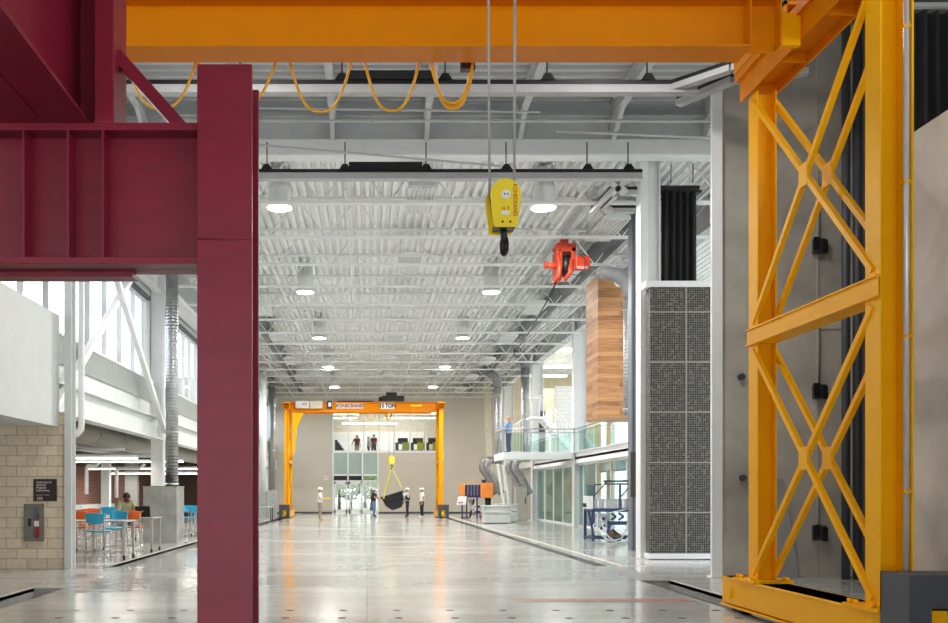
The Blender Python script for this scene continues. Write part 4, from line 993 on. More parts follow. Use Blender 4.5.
po = chair_proto('counter_chair', orangep, ''); pb = chair_proto('counter_chair.001', bluep, '')
usd = set()
for proto, px, y, rz, lab in ((pb, 98, 19.75, 0.0, 'blue counter chair nearest the trench, its back to the camera'),
                             (pb, 116.5, 21.7, PI, 'blue counter chair between the front table and the man with the laptop'),
                             (po, 133, 22.2, 0.1, 'orange counter chair in front of the laptop table'),
                             (po, 81, 22.0, 0.0, 'orange counter chair next to the white post at the block wall'),
                             (po, 90, 25.0, PI + .15, 'orange counter chair behind the first blue one, facing the camera'),
                             (pb, 108, 28.3, .3, 'blue counter chair farthest back, behind the shoulder of the seated man'),
                             (pb, 126.5, 24.25, PI, 'blue counter chair the man with the laptop sits on'),
                             (pb, 187.5, 31.0, PI, 'blue counter chair directly beside the galvanised box'),
                             (pb, 195.5, 30.5, 0.0, 'blue counter chair closest to the maroon column')):
    loc = (X(px, y), y, 0)
    if proto.name not in usd:
        proto.location = loc; proto.rotation_euler = (0, 0, rz); proto['label'] = lab; proto['group'] = 'counter chairs in the cafe'; usd.add(proto.name)
    else: dup(proto, loc, rz, lab, 'counter chairs in the cafe')
def table(x0, x1, y0, y1, label):
    t = thing('counter_table', label, 'table', ((x0 + x1) / 2, (y0 + y1) / 2, 0), 0, 'counter tables in the cafe')
    b = MB(); b.box(x0, x1, y0, y1, .845, .88); b.build('table_top', tabm, t, .006)
    for x in (x0 + .06, x1 - .06):
        for y in (y0 + .06, y1 - .06):
            b = MB(); b.box(x - .03, x + .03, y - .03, y + .03, .1, .845); lg = b.build('leg', legm, t)
            b = MB(); b.cyl((x - .02, y, .045), (x + .02, y, .045), .045, n=14); b.cyl((x, y, .06), (x, y, .11), .015, n=8); b.build('caster', black, lg)
    return t
table(-6.95, -5.38, 20.1, 21.0, 'grey counter table on casters nearest the trench')
table(-6.95, -5.38, 22.65, 23.65, 'grey counter table on casters carrying the laptop')
table(-9.0, -7.35, 22.9, 23.8, 'grey counter table on casters beside the block wall end')
table(-6.2, -5.4, 31.4, 32.3, 'grey counter table behind the galvanised box')
lp = thing('laptop', 'dark open laptop in front of the man', 'laptop', (X(143, 23.1), 23.1, .88)); lp['label'] = 'dark open laptop in front of the seated man in the olive shirt'
c = V((X(143, 23.1), 23.1, .88))
b = MB(); b.box(c.x - .19, c.x + .19, c.y, c.y + .26, .882, .9); b.build('keyboard_base', black, lp)
b = MB(); b.prism([(-.19, 0), (.19, 0), (.19, .27), (-.19, .27)], (c.x, c.y, .9), (1, 0, 0), (0, -.28, .96), (0, .012, .004)); sc_ = b.build('screen', black, lp)
b = MB(); b.cyl((c.x, c.y - .05, 1.03), (c.x, c.y - .036, 1.035), .02, n=10); b.build('round_badge', steel, sc_)

# ------------------------------------------------------------------ glazed side of the hall
XG = 9.3
GC = [(30.0, 'nearest glass wall column, by the blue test bench'), (40.3, 'glass wall column by the end of the landing'), (50.4, 'glass wall column behind the pale grey tubs'), (60.5, 'glass wall column behind the woman on the landing')]
for y, lab in GC[1:]:
    t = thing('steel_column', 'white ' + lab, 'column', (XG, y, 0))
    b = MB(); b.box(XG - .06, XG + .52, y - .02, y + .02, 0, 9.5); b.box(XG - .08, XG - .04, y - .2, y + .2, 0, 9.5); b.box(XG + .5, XG + .54, y - .2, y + .2, 0, 9.5)
    b.build('column_shaft', white, t)
    b = MB(); b.prism([(0, 0), (.55, .0), (0, .75)], (XG + .5, y - .03, 3.4), (1, 0, 0), (0, 0, 1), (0, .06, 0)); b.build('knee_gusset', white, t)
b = MB(); b.box(XG - .1, XG + .4, 69, 69.5, 0, 9.5); 
b = MB(); b.ibeam((XG + .1, 21, 9.1), (XG + .1, YF, 9.1), (0, 0, 1), .85, .35, .04, .02); tag(b.build('eave_beam', nearw), 'deep pale grey eave beam running above the glass wall', 'beam')
t = thing('edge_beam', 'white upper floor edge beam along the glass wall', 'beam', (XG, 26, 3.0))
b = MB(); b.ibeam((XG, 24.0, 3.06), (XG, 50.4, 3.06), (0, 0, 1), .52, .3, .03, .02); b.build('beam_body', white, t)
b = MB(); b.box(XG - .01, XG + .01, 24, 50, 3.0, 3.1); 
b.build('bolt_strip', offwhite, t)
b = MB(); b.box(XG + .15, 16, 24, 62, 3.05, 3.3); struct(b.build('floor_upper', offwhite))
b = MB(); b.box(XG + .15, 16, 24, 62, 3.0, 3.045); struct(b.build('ceiling_ground_room', white))
b = MB(); b.box(XG + .2, 16.2, 24, 62, 9.55, 9.7); struct(b.build('ceiling_upper_room', white))
b = MB(); b.box(XG + .3, 16, 61.5, 61.7, 0, 9.6); struct(b.build('wall_upper_room_end', M('cream_paint', (226, 212, 180), .7)))
# outer wall with tall windows
b = MB()
for y in (24, 29, 34, 39, 44, 49, 54, 59): b.box(16, 16.25, y, y + 1.2, 0, 9.6)
b.box(16, 16.25, 24, 62, 2.9, 3.5); b.box(16, 16.25, 24, 62, 8.6, 9.6); struct(b.build('wall_outer', white))
# ground-floor glazing
wn = struct(thing('window_8', 'ground floor glass wall', 'window', (XG + .2, 36, 0))); del wn['category']
b = MB()
ys = [24, 26.2, 28.4, 30.6, 32.8, 35, 37.2, 39.4, 41.4, 43.6, 45.8, 48.0, 50.2]
for y in ys: b.box(XG + .16, XG + .24, y - .03, y + .03, 0, 2.8)
b.box(XG + .16, XG + .24, 24, 50.2, 0, .08); b.box(XG + .16, XG + .24, 24, 50.2, 2.72, 2.8); b.build('window_frame', white, wn)
for k in range(12): b = MB(); b.box(XG + .19, XG + .21, ys[k] + .03, ys[k + 1] - .03, .08, 2.72); b.build('pane', gglass, wn)
# upper glass balustrade
rl = thing('glass_railing', 'glass balustrade with steel handrail along the upper floor edge', 'railing', (XG + .15, 36, 3.3))
for k in range(12): b = MB(); y = 24.2 + 1.33 * k; b.box(XG + .13, XG + .145, y, y + 1.27, 3.36, 4.3); b.build('glass_panel', gglass, rl)
b = MB(); b.cyl((XG + .1, 24, 4.38), (XG + .1, 40.2, 4.38), .03, n=8); b.cyl((XG + .1, 24, 4.2), (XG + .1, 40.2, 4.2), .018, n=8); b.build('handrail', steel, rl)
# interior bits
b = MB(); b.box(10.6, 11.4, 44.5, 44.8, 0, 3.0); tag(b.build('block_pier', whiteblock), 'white block pier behind the ground floor glass', 'pier')
b = MB(); b.box(XG + .75, 11.5, 48, 48.3, 3.3, 7.2); struct(b.build('wall_block_upper', whiteblock))
b = MB(); b.box(9.9, 12.2, 56, 56.2, 3.3, 8.0); tag(b.build('plywood_wall', palewood), 'pale plywood wall seen through the upper floor opening', 'wall panel')
b = MB(); b.box(10.9, 12.8, 33, 33.2, 0.0, 2.6); tag(b.build('timber_screen', wood), 'timber screen behind the ground floor glass by the blue bench', 'screen')
for k, (xa, xb, y) in enumerate(((9.75, 12.2, 45), (9.95, 12.2, 51.2), (9.75, 12.2, 55))):
    b = MB(); b.box(xa, xb, y - .09, y + .09, 8.6, 8.72); tag(b.build('upper_strip_light', tubeglow), 'glowing strip light in the upper room, %s from the near end' % ORD[k], 'strip light')
    L = bpy.data.lights.new('upper_light', 'AREA'); L.shape = 'RECTANGLE'; L.size = 2.5; L.size_y = .2; L.energy = 80; L.color = (1, .96, .88)
    lo = bpy.data.objects.new('upper_light', L); COL.objects.link(lo); lo.location = ((xa + xb) / 2, y, 8.58)
# joist web seen in the upper room
b = MB()
for k in range(8): b.bar((9.7 + .8 * k, 52, 9.5), (10.1 + .8 * k, 52, 8.9), .03, .03); b.bar((10.1 + .8 * k, 52, 8.9), (10.5 + .8 * k, 52, 9.5), .03, .03)
b.bar((9.7, 52, 8.9), (16, 52, 8.9), .05, .05)
tag(b.build('upper_joist', white), 'white open-web joist in the upper room roof', 'roof joist')
# timber clad pod
t = thing('timber_pod', 'plank clad timber pod hanging from the upper floor', 'pod', (7.9, 26.7, 3.64))
xf = X(598, 26); pb_ = Z(418, 26)
b = MB(); b.box(xf, 9.2, 26, 27.4, pb_, Z(274, 26)); b.build('plank_cladding', wood, t)
b = MB(); b.box(xf + .04, 9.2, 26.04, 27.36, pb_ - .02, pb_); b.build('underside_panel', palewood, t)
b = MB(); b.box(8.8, 9.15, 26.4, 27.0, Z(274, 26), 9.6); 
b.build('support_frame', offwhite, t)
vduct('spiral_duct', 'grey spiral duct between the timber pod and the dark door panel', X(631, 24.4), 24.4, 3.6, 6.75, .2, (3.7, 6.4))
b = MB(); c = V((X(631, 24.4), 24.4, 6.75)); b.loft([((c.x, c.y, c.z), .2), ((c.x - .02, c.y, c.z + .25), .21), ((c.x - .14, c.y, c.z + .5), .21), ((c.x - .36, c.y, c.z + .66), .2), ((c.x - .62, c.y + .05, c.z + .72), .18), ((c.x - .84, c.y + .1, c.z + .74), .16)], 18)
tag(b.build('duct_elbow', M('duct_elbow_grey', (128, 130, 132), .6, metal=.2)), 'grey duct elbow curving over the timber pod top', 'duct')  # even mid grey shared by the duct elbows
b = MB(); c = P(615, 274, 25.5); b.tube([(c.x, 25.5, c.z + .4), (c.x, 25.5, c.z - .25), (c.x + .05, 25.5, c.z - .33), (c.x + .5, 25.5, c.z - .33)], .03, 8); tag(b.build('white_pipe', white), 'thin white bent pipe before the timber pod', 'pipe')
# landing, rail, stair
yl = 40.0
t = thing('landing_platform', 'white steel landing jutting into the hall', 'landing', (7.5, 42, 3.2))
zl = Z(452.5, yl); xl = X(504, yl)
b = MB(); b.box(xl, XG - .2, yl, 42.8, zl - .25, zl); b.build('platform_slab', white, t)
b = MB(); b.box(xl - .04, XG - .2, yl - .05, yl, zl - .3, zl + .02); b.box(xl - .05, xl, yl, 42.8, zl - .3, zl + .02); b.build('fascia', white, t)
t = thing('landing_railing', 'steel and glass railing round the landing', 'railing', (7.5, yl, zl))
b = MB(); b.cyl((xl, yl, zl + 1.05), (XG, yl, zl + 1.05), .028, n=8); b.cyl((xl, yl, zl + 1.05), (xl, 42.8, zl + 1.05), .028, n=8); b.cyl((xl, yl, zl + .88), (XG, yl, zl + .88), .018, n=8); b.build('handrail', steel, t)
for x in (xl, xl + 1.2, xl + 2.4, XG - .1): b = MB(); b.box(x - .025, x + .025, yl - .02, yl + .02, zl, zl + 1.05); b.build('railing_post', steel, t)
for y in (41.4, 42.8): b = MB(); b.box(xl - .02, xl + .02, y - .025, y + .025, zl, zl + 1.05); b.build('railing_post', steel, t)
for k in range(3): b = MB(); x = xl + .08 + (XG - xl - .2) / 3 * k; b.box(x, x + (XG - xl - .2) / 3 - .1, yl + .0, yl + .012, zl + .06, zl + .85); b.build('glass_panel', gglass, t)
t = thing('staircase', 'white steel staircase climbing from the landing', 'stairs', (9.3, 44.5, zl))
for y in (43.6, 44.6):
    b = MB(); b.bar((10.3, y, 3.25), (8.55, y, 5.2), .05, .28); b.build('stringer', white, t)
    b = MB(); b.cyl((10.3, y, 4.25), (8.55, y, 6.2), .03, n=8); b.cyl((8.55, y, 6.2), (8.0, y, 6.2), .03, n=8); b.build('handrail', white, t)
    for k in range(4): b = MB(); u = k / 3; b.box(10.25 - 1.7 * u - .02, 10.25 - 1.7 * u + .02, y - .02, y + .02, 3.3 + 1.9 * u, 4.3 + 1.9 * u); b.build('baluster', white, t)
for k in range(10): b = MB(); u = (k + .5) / 10; b.box(10.3 - 1.75 * u - .14, 10.3 - 1.75 * u + .14, 43.6, 44.6, 3.25 + 1.95 * u, 3.29 + 1.95 * u); b.build('tread', offwhite, t)
b = MB(); b.box(7.9, 8.6, 43.5, 44.7, 5.1, 5.2); b.build('upper_landing', white, t)
b = MB(); b.box(X(546, 46), X(552, 46), 45.9, 46, zl, Z(409, 46)); b.build('white_screen', white, t)
b = MB(); b.box(X(539.5, 46), X(545, 46), 46.0, 46.2, zl, Z(411, 46)); tag(b.build('switch_cabinet', dkgrey), 'narrow dark cabinet standing behind the landing', 'cabinet')
b = MB(); b.cyl((X(512, 47), 47, Z(426, 47)), (X(524, 48), 48, Z(419, 48)), .03, n=8); b.cyl((X(512, 47), 47, Z(432, 47)), (X(524, 48), 48, Z(427, 48)), .02, n=8)
for k in range(4): x = X(513 + 3 * k, 47.3); b.box(x - .02, x + .02, 47.2, 47.24, zl, Z(426 - 1.7 * k, 47))
tag(b.build('ramp_railing', white), 'short white railing sloping up behind the woman', 'railing')
# ducts behind landing
def elbow_duct(px, y, rr, ztop, lab):
    x = X(px, y)
    vduct('spiral_duct', lab, x, y, zl - .1, ztop, rr, (4.6, ztop - .5))
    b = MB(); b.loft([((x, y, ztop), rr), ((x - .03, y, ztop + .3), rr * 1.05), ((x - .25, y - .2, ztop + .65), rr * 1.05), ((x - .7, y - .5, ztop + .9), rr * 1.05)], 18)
    tag(b.build('duct_elbow', bpy.data.materials['duct_elbow_grey']), 'dark duct elbow on top of the ' + lab.split('grey ')[1], 'duct')
elbow_duct(498, 53, .25, 7.7, 'grey spiral duct rising beside the woman on the landing')
elbow_duct(525.5, 49, .26, 8.3, 'grey spiral duct rising behind the landing rail middle')
b = MB(); x0 = X(482, 56); b.cyl((x0, 56, Z(460, 56)), (X(496, 56), 56, Z(460, 56)), .21, n=16); tag(b.build('manifold_duct', M('duct_dark', (112, 112, 112), .45, metal=.4)), 'short level duct below the landing edge', 'duct')
for k, (px, y, dx) in enumerate(((485, 55, 1.0), (490, 54, 1.0), (512, 50, .9), (518.5, 49.4, .9))):
    x = X(px, y); zt3 = Z(459, y)
    b = MB(); pts = []
    for i in range(14):
        u = i / 13; pts.append(((x - .18 * math.sin(PI * min(1, u * 2.2)) * (u < .46) + .7 * dx * (max(0, u - .3) / .7) ** 1.3, y, zt3 - (zt3 - 1.45) * u), .2 + .008 * (i % 2)))
    b.loft(pts, 14); tag(b.build('flexible_duct', M('flexible_duct_grey', (150, 150, 148), .4, metal=.5, var=.2, scale=8) if k == 0 else bpy.data.materials['flexible_duct_grey']), 'bent silver flexible duct dropping below the landing, %s from the far wall' % ORD[k], 'duct')
t = thing('machine_cabinet', 'tall beige metal cabinet under the silver ducts', 'cabinet', (X(521, 49.5), 49.5, 0))
x0, x1 = X(516, 49.2), X(527, 49.2); b = MB(); b.box(x0, x1, 49.2, 50.0, 0.02, Z(487, 49.2)); b.build('cabinet_body', M('cabinet_beige', (172, 168, 158), .5), t, .01)
b = MB(); b.box(x1 - .12, x1 - .07, 49.17, 49.2, .9, 1.25); b.build('door_handle', black, t)
for px, y, lab in ((503.5, 46, 'white pipe support under the landing nearest the tubs'), (509, 48, 'white pipe support under the landing behind the tubs')):
    b = MB(); b.bar((X(px - 6, y), y, zl - .3), (X(px, y), y, .9), .1, .1); b.bar((X(px, y), y, .0), (X(px, y), y, .95), .12, .12); tag(b.build('strut', white), lab, 'strut')
# right wall behind the ducts
b = MB(); b.box(XG + .5, XG + .7, 50.6, 61.4, 0, 3.0); struct(b.build('wall_right_lower', M('service_wall', (188, 184, 176), .7)))
b = MB(); x = X(489, 64.5); b.prism([(-.1, 0), (.25, 0), (.12, 9.3), (-.35, 9.3)], (x, 64.4, 0), (1, 0, 0), (0, 0, 1), (0, .3, 0)); tag(b.build('tapered_column', M('cream_column', (228, 222, 204), .6)), 'cream tapered column against the far wall corner', 'column')

# red hoist on its runway
t = thing('red_hoist', 'red electric hoist hung under the roof on the glass wall side', 'hoist', (X(566, 24.6), 24.6, Z(264, 24.6)))
hy = 24.6; H = lambda px, py, dy=0: P(px, py, hy) + V((0, dy, 0))
def hb(x0, x1, y0, y1, d0, d1): a, c = P(x0, y1, hy), P(x1, y0, hy); return (a.x, c.x, hy + d0, hy + d1, a.z, c.z)
b = MB(); b.cyl(H(543, 267.5, -.25), H(557, 268.5, -.25), .08, n=18); b.cyl(H(542.5, 267.5, -.25), H(545, 267.6, -.25), .1, n=18); b.build('motor', red, t)
b = MB(); b.box(*hb(573.5, 587.5, 258.5, 270, -.3, .1)); b.build('gear_case', red, t, .02)
b = MB(); b.box(*hb(554.5, 560, 252, 282, -.3, .3)); b.box(*hb(569, 573.5, 250, 272, -.3, .3)); b.box(*hb(556, 573.5, 250, 254.5, -.3, .3)); b.build('side_frame', red, t, .015)
b = MB(); c = H(564.5, 267); b.cyl((c.x - .12, hy - .05, c.z), (c.x + .12, hy - .05, c.z), .3, n=28); b.build('rope_drum', black, t)
b = MB(); b.loft([(H(555, 256, -.3), .05), (H(557, 270, -.36), .07), (H(556, 279, -.36), .06), (H(552, 284, -.3), .05)], 10); b.loft([(H(569, 262, -.3), .06), (H(567, 276, -.36), .07), (H(562, 283, -.3), .05)], 10); b.build('guard_arm', red, t)
b = MB(); b.box(*hb(557, 572, 245.5, 250.5, -.2, .2)); b.box(*hb(560, 568, 238, 246, -.06, .06)); b.cyl(H(557, 248, -.22), H(557, 248, .22), .09, n=14); b.cyl(H(571, 248, -.22), H(571, 248, .22), .09, n=14); b.build('trolley', red, t)
b = MB(); b.box(*hb(574, 585, 269, 271.5, -.32, -.3)); b.build('pale_label', M('pale_red_label', (226, 160, 140), .5), t)
b = MB(); b.tube([H(577, 258, -.35), H(582, 263, -.4), H(581, 273, -.4), H(574, 279, -.4), H(566, 277, -.4), H(559, 270, -.4), H(555, 266, -.36)], .012, 6); b.build('control_cable', black, t)
b = MB(); b.ibeam((X(565, hy), 21.2, Z(243, hy) + .28), (X(565, hy), 58, Z(243, hy) + .28), (0, 0, 1), .22, .12, .015, .012); tag(b.build('monorail_beam', nearw), 'grey monorail beam carrying the red hoist', 'beam')
b = MB(); b.tube([H(556, 283), P(545, 305, 26), P(529, 332, 32), P(512, 357, 42), P(508, 362, 46)], .025, 6); tag(b.build('power_cable', black), 'black cable sagging away from the red hoist', 'cable')
# ------------------------------------------------------------------ machines on the hall floor
t = thing('test_machine', 'orange and navy test machine standing before the far crane leg', 'machine', (X(475, 52), 52, 0)); t['label'] = 'orange and navy test machine on a frame beside the pale grey tubs'
d = 52.0
def pb2(x0, x1, y0, y1, dep0, dep1, dd=d): a, c = P(x0, y1, dd), P(x1, y0, dd); return (a.x, c.x, dd + dep0, dd + dep1, max(0, a.z), c.z)
b = MB(); b.box(*pb2(460.5, 465, 484.3, 495.5, 0, .8)); b.build('end_cabinet', orangeb, t, .02)
b = MB(); b.box(*pb2(480.5, 492.5, 483, 498, -.3, .5)); b.build('main_cabinet', orangeb, t, .03)
for k in range(5):
    x = 466 + 3.1 * k; b = MB(); b.box(*pb2(x, x + 1.9, 484.8, 496.5, .1, .5)); b.build('rack_panel', navy, t)
b = MB(); b.box(*pb2(465, 481, 495.5, 497.5, 0, .6)); b.box(*pb2(482, 486, 479.5, 483, 0, .3)); b.build('frame_rail', navy, t)
for x, y1 in ((461.5, 518.5), (466, 518), (476.5, 521)):
    b = MB(); b.box(*pb2(x, x + 1.4, 497, y1, 0, .09)); b.build('leg', navy, t)
b = MB(); b.box(*pb2(461, 470, 517, 518.5, 0, .1)); b.box(*pb2(476, 484, 519, 521, 0, .1)); b.box(*pb2(476, 484, 511, 512.5, 0, .5)); b.build('base_frame', navy, t)
b = MB(); b.prism([(0, 0), (.55, 0), (.6, .52), (.12, .52)], P(456.5, 505, d - .2), (1, 0, 0), (0, .25, .97), (0, .12, 0)); cp = b.build('control_panel', offwhite, t, .01)
c = P(459.5, 502.5, d - .22); b = MB(); b.cyl(c, c + V((0, -.04, 0)), .05, n=10); c = P(462, 502.5, d - .22); b.cyl(c, c + V((0, -.04, 0)), .05, n=10); b.build('push_button', redtxt, cp)
b = MB(); b.cyl(P(488, 499, d), P(488, 505.5, d), .17, n=16); b.cyl(P(485, 499.5, d), P(491, 499.5, d), .1, n=12); b.build('pump_motor', iron, t)
for k, (p, q, r, m_) in enumerate((((470, 500), (474, 515), .09, steel), ((474, 499), (470, 517), .06, iron), ((478, 506), (483, 507), .09, iron), ((480, 515), (482, 518), .1, red))):
    b = MB(); b.cyl(P(*p, d + .2), P(*q, d + .2), r, n=10); b.build('hydraulic_fitting', m_, t)
b = MB(); b.tube([P(472 + 3 * math.cos(a * .5) + .5 * a, 508 + 4 * math.sin(a * .5), d + .05) for a in range(14)], .03, 6); b.build('hose', offwhite, t)
b = MB(); b.tube([P(462, 483.5, d), P(470, 482, d + .2), P(480, 481.5, d + .3)], .03, 6); b.build('top_cable', yellowc, t)
# tubs
def tub(name, x0, x1, yt, ybm, dd, label, dep):
    t = thing(name, label, 'tub', (X((x0 + x1) / 2, dd), dd, 0), 0, 'pale grey tubs'); a, c = P(x0, ybm, dd), P(x1, yt, dd); h = c.z; w_ = .04
    b = MB(); i = .05
    for (p0, p1, q0, q1) in ((a.x + i, c.x - i, dd, dd + w_), (a.x + i, c.x - i, dd + dep - w_, dd + dep), (a.x + i, a.x + i + w_, dd, dd + dep), (c.x - i - w_, c.x - i, dd, dd + dep)): b.box(p0, p1, q0, q1, .02, h)
    b.box(a.x + i, c.x - i, dd, dd + dep, .02, .06); b.build('tub_body', tubm, t, .015)
    b = MB()
    for z in (h - .06, h * .60):
        b.box(a.x, c.x, dd - .05, dd, z, z + .07); b.box(a.x, c.x, dd + dep, dd + dep + .05, z, z + .07); b.box(a.x, a.x + i, dd, dd + dep, z, z + .07); b.box(c.x - i, c.x, dd, dd + dep, z, z + .07)
    b.build('rim', tubm, t, .01)
    for x in (a.x + i + .02, c.x - i - .02): b = MB(); b.box(x - .04, x + .04, dd - .04, dd, .05, h * .6); b.build('corner_rib', tubm, t)
tub('storage_tub', 484, 511.5, 505.7, 523.7, 44.0, 'pale grey rectangular tub, the nearer one of the pair', 1.3)
tub('storage_tub.001', 497, 518, 504, 522, 46.2, 'pale grey rectangular tub mostly hidden behind another tub', 1.1)
# blue bench
d = 27.6
t = thing('test_bench', 'navy framed test bench with steel tank and loose white hoses', 'bench', (7.6, d, 0))
def at(x, y, dy=0): return P(x, y, d) + V((0, dy, 0))
xl, xr = X(593, d), X(646, d)
for x, dy in ((xl, 0), (xl, 1.0), (xr, 0), (xr, 1.0)): b = MB(); b.box(x - .04, x + .04, d + dy - .04, d + dy + .04, .02, .98); b.build('leg', navy, t)
b = MB(); b.bar((xl - .14, d, .95), (xl + .05, d, .1), .07, .07); b.bar((X(610, d), d, .55), (X(606, d), d, .08), .08, .08); b.build('slanted_leg', navy, t)
b = MB()
for dy in (0, 1.0): b.box(xl, xr, d + dy - .04, d + dy + .04, .92, 1.02); b.box(xl, xr, d + dy - .03, d + dy + .03, .08, .15); b.box(X(610, d), xr, d + dy - .04, d + dy + .04, .52, .6)
for x in (xl, xr): b.box(x - .04, x + .04, d, d + 1, .92, 1.0); b.box(x - .03, x + .03, d, d + 1, .08, .15)
b.build('frame_rail', navy, t)
b = MB(); b.box(xl + .05, xr, d + .05, d + .95, 1.02, Z(499, d)); b.build('steel_tank', M('tank_steel', (150, 148, 144), .35, metal=.7), t, .01)
for x in (597, 604, 617, 622): b = MB(); b.box(X(x, d), X(x + 2.2, d), d + .02, d + .05, 1.04, Z(499.5, d)); b.build('tank_rib', steel, t)
b = MB(); b.box(X(586, d), X(592.5, d), d - .1, d + .35, Z(509, d), Z(496, d)); b.build('control_box', offwhite, t, .02)
b = MB(); b.cyl(at(583, 505), at(587, 505), .06, n=12); b.build('knob', black, t)
b = MB(); b.tube([at(593.5, 500), at(593.5, 486), at(595, 484.5), at(602, 484.5)], .022, 8); b.bar(at(594, 496), at(607, 481.5), .04, .04); b.bar(at(604, 481.5), at(629, 481), .06, .06); b.bar(at(604, 484), at(646, 484), .04, .05); b.bar(at(619, 499), at(632, 484), .035, .035); b.bar(at(620, 484), at(620, 508), .06, .06)
b.build('upper_frame', M('bench_grey_blue', (70, 74, 92), .4), t)
b = MB(); b.box(X(604, d), X(612, d), d - .06, d + .1, Z(481.5, d), Z(480.2, d)); b.box(X(623, d), X(628, d), d - .06, d + .1, Z(481.5, d), Z(480, d)); b.build('clamp', iron, t)
b = MB()
for x0 in (611, 618.5): b.bar(at(x0, 513), at(x0 + 5, 516.5), .06, .06); b.bar(at(x0 + 5, 516.5), at(x0, 520), .06, .06)
b.build('spring_bracket', navy, t)
b = MB(); b.box(X(600, d), X(609, d), d + .2, d + .6, Z(527, d), Z(514, d)); b.build('valve_block', M('valve_pale', (206, 208, 212), .4), t, .02)
b = MB(); b.loft([(at(625, 535, .5), .03), (at(624, 538, .5), .14), (at(618, 537, .5), .17), (at(615, 531, .5), .1)], 12); b.build('bronze_pump', M('bronze', (120, 96, 70), .4, metal=.6), t)
for k, (pts, r) in enumerate((([(597, 514), (596, 522), (598, 532), (604, 538), (612, 541), (621, 538), (626, 528), (629, 512), (629, 486)], .028), ([(600, 518), (603, 530), (608, 537), (616, 542), (624, 541), (630, 534), (633, 522)], .028), ([(594, 512), (599, 516), (604, 515), (612, 512), (626, 509)], .022), ([(602, 527), (605, 533), (604, 538), (607, 541)], .03), ([(594, 535), (592, 525), (597, 519), (603, 522)], .02))):
    b = MB(); b.tube([at(x, y, -.08 - .02 * k) for x, y in pts], r * .75, 8); b.build('hose', offwhite, t)
for px, py in ((605, 519), (605, 526), (603, 528.5)): b = MB(); c = at(px, py, .15); b.cyl(c, c + V((0, .06, 0)), .05, n=12); b.build('gauge', navy, t)

# ------------------------------------------------------------------ suspended bin with slings
d = 55.0
t = thing('lifting_bin', 'black tilted bin hanging in yellow slings between the workers', 'bin', (X(393, d), d, .5))
rot = Matrix.Rotation(math.radians(-17), 4, 'Y'); c0 = P(393.2, 499.5, d)
prof = [(-.66, .30), (.66, .34), (.62, -.1), (.36, -.58), (-.24, -.62), (-.56, -.26)]
b = MB(); b.prism(prof, (0, -.55, 0), (1, 0, 0), (0, 0, 1), (0, 1.1, 0)); b.v = [tuple(rot @ V(p) + c0) for p in b.v]; b.build('bin_body', M('black_rubber', (10, 10, 10), .55), t, .06)
b = MB(); b.box(-.72, .72, -.6, .6, .26, .36); b.box(-.5, .4, -.62, -.55, .0, .07); b.v = [tuple(rot @ V(p) + c0) for p in b.v]; b.build('rim', M('black_rim', (20, 20, 20), .5), t, .02)
b = MB(); b.tube([tuple(rot @ V(p) + c0) for p in ((.55, -.6, -.05), (.62, -.62, -.3), (.4, -.62, -.45), (.2, -.62, -.42))], .03, 6); b.build('handle', iron, t)
hk = P(391.7, 466.5, 54.6)
for k, (px, py, dy, lab) in enumerate(((384.5, 493, -.5, 'front left corner'), (386, 494, .5, ''), (401.5, 488, -.5, ''), (402.5, 488.5, .5, ''))):
    e = P(px, py, d) + V((0, dy, 0)); b = MB(); b.bar(hk, e, .05, .012, (0, 1, 0)); b.build('lifting_sling', M('sling_yellow', (222, 210, 60), .6) if k == 0 else bpy.data.materials['sling_yellow'], t)
e = P(384.5, 493, 54.4); b = MB(); b.bar(e, e + V((-.05, 0, -.35)), .08, .02, (0, 1, 0)); b.build('sling_tail', bpy.data.materials['sling_yellow'], t)

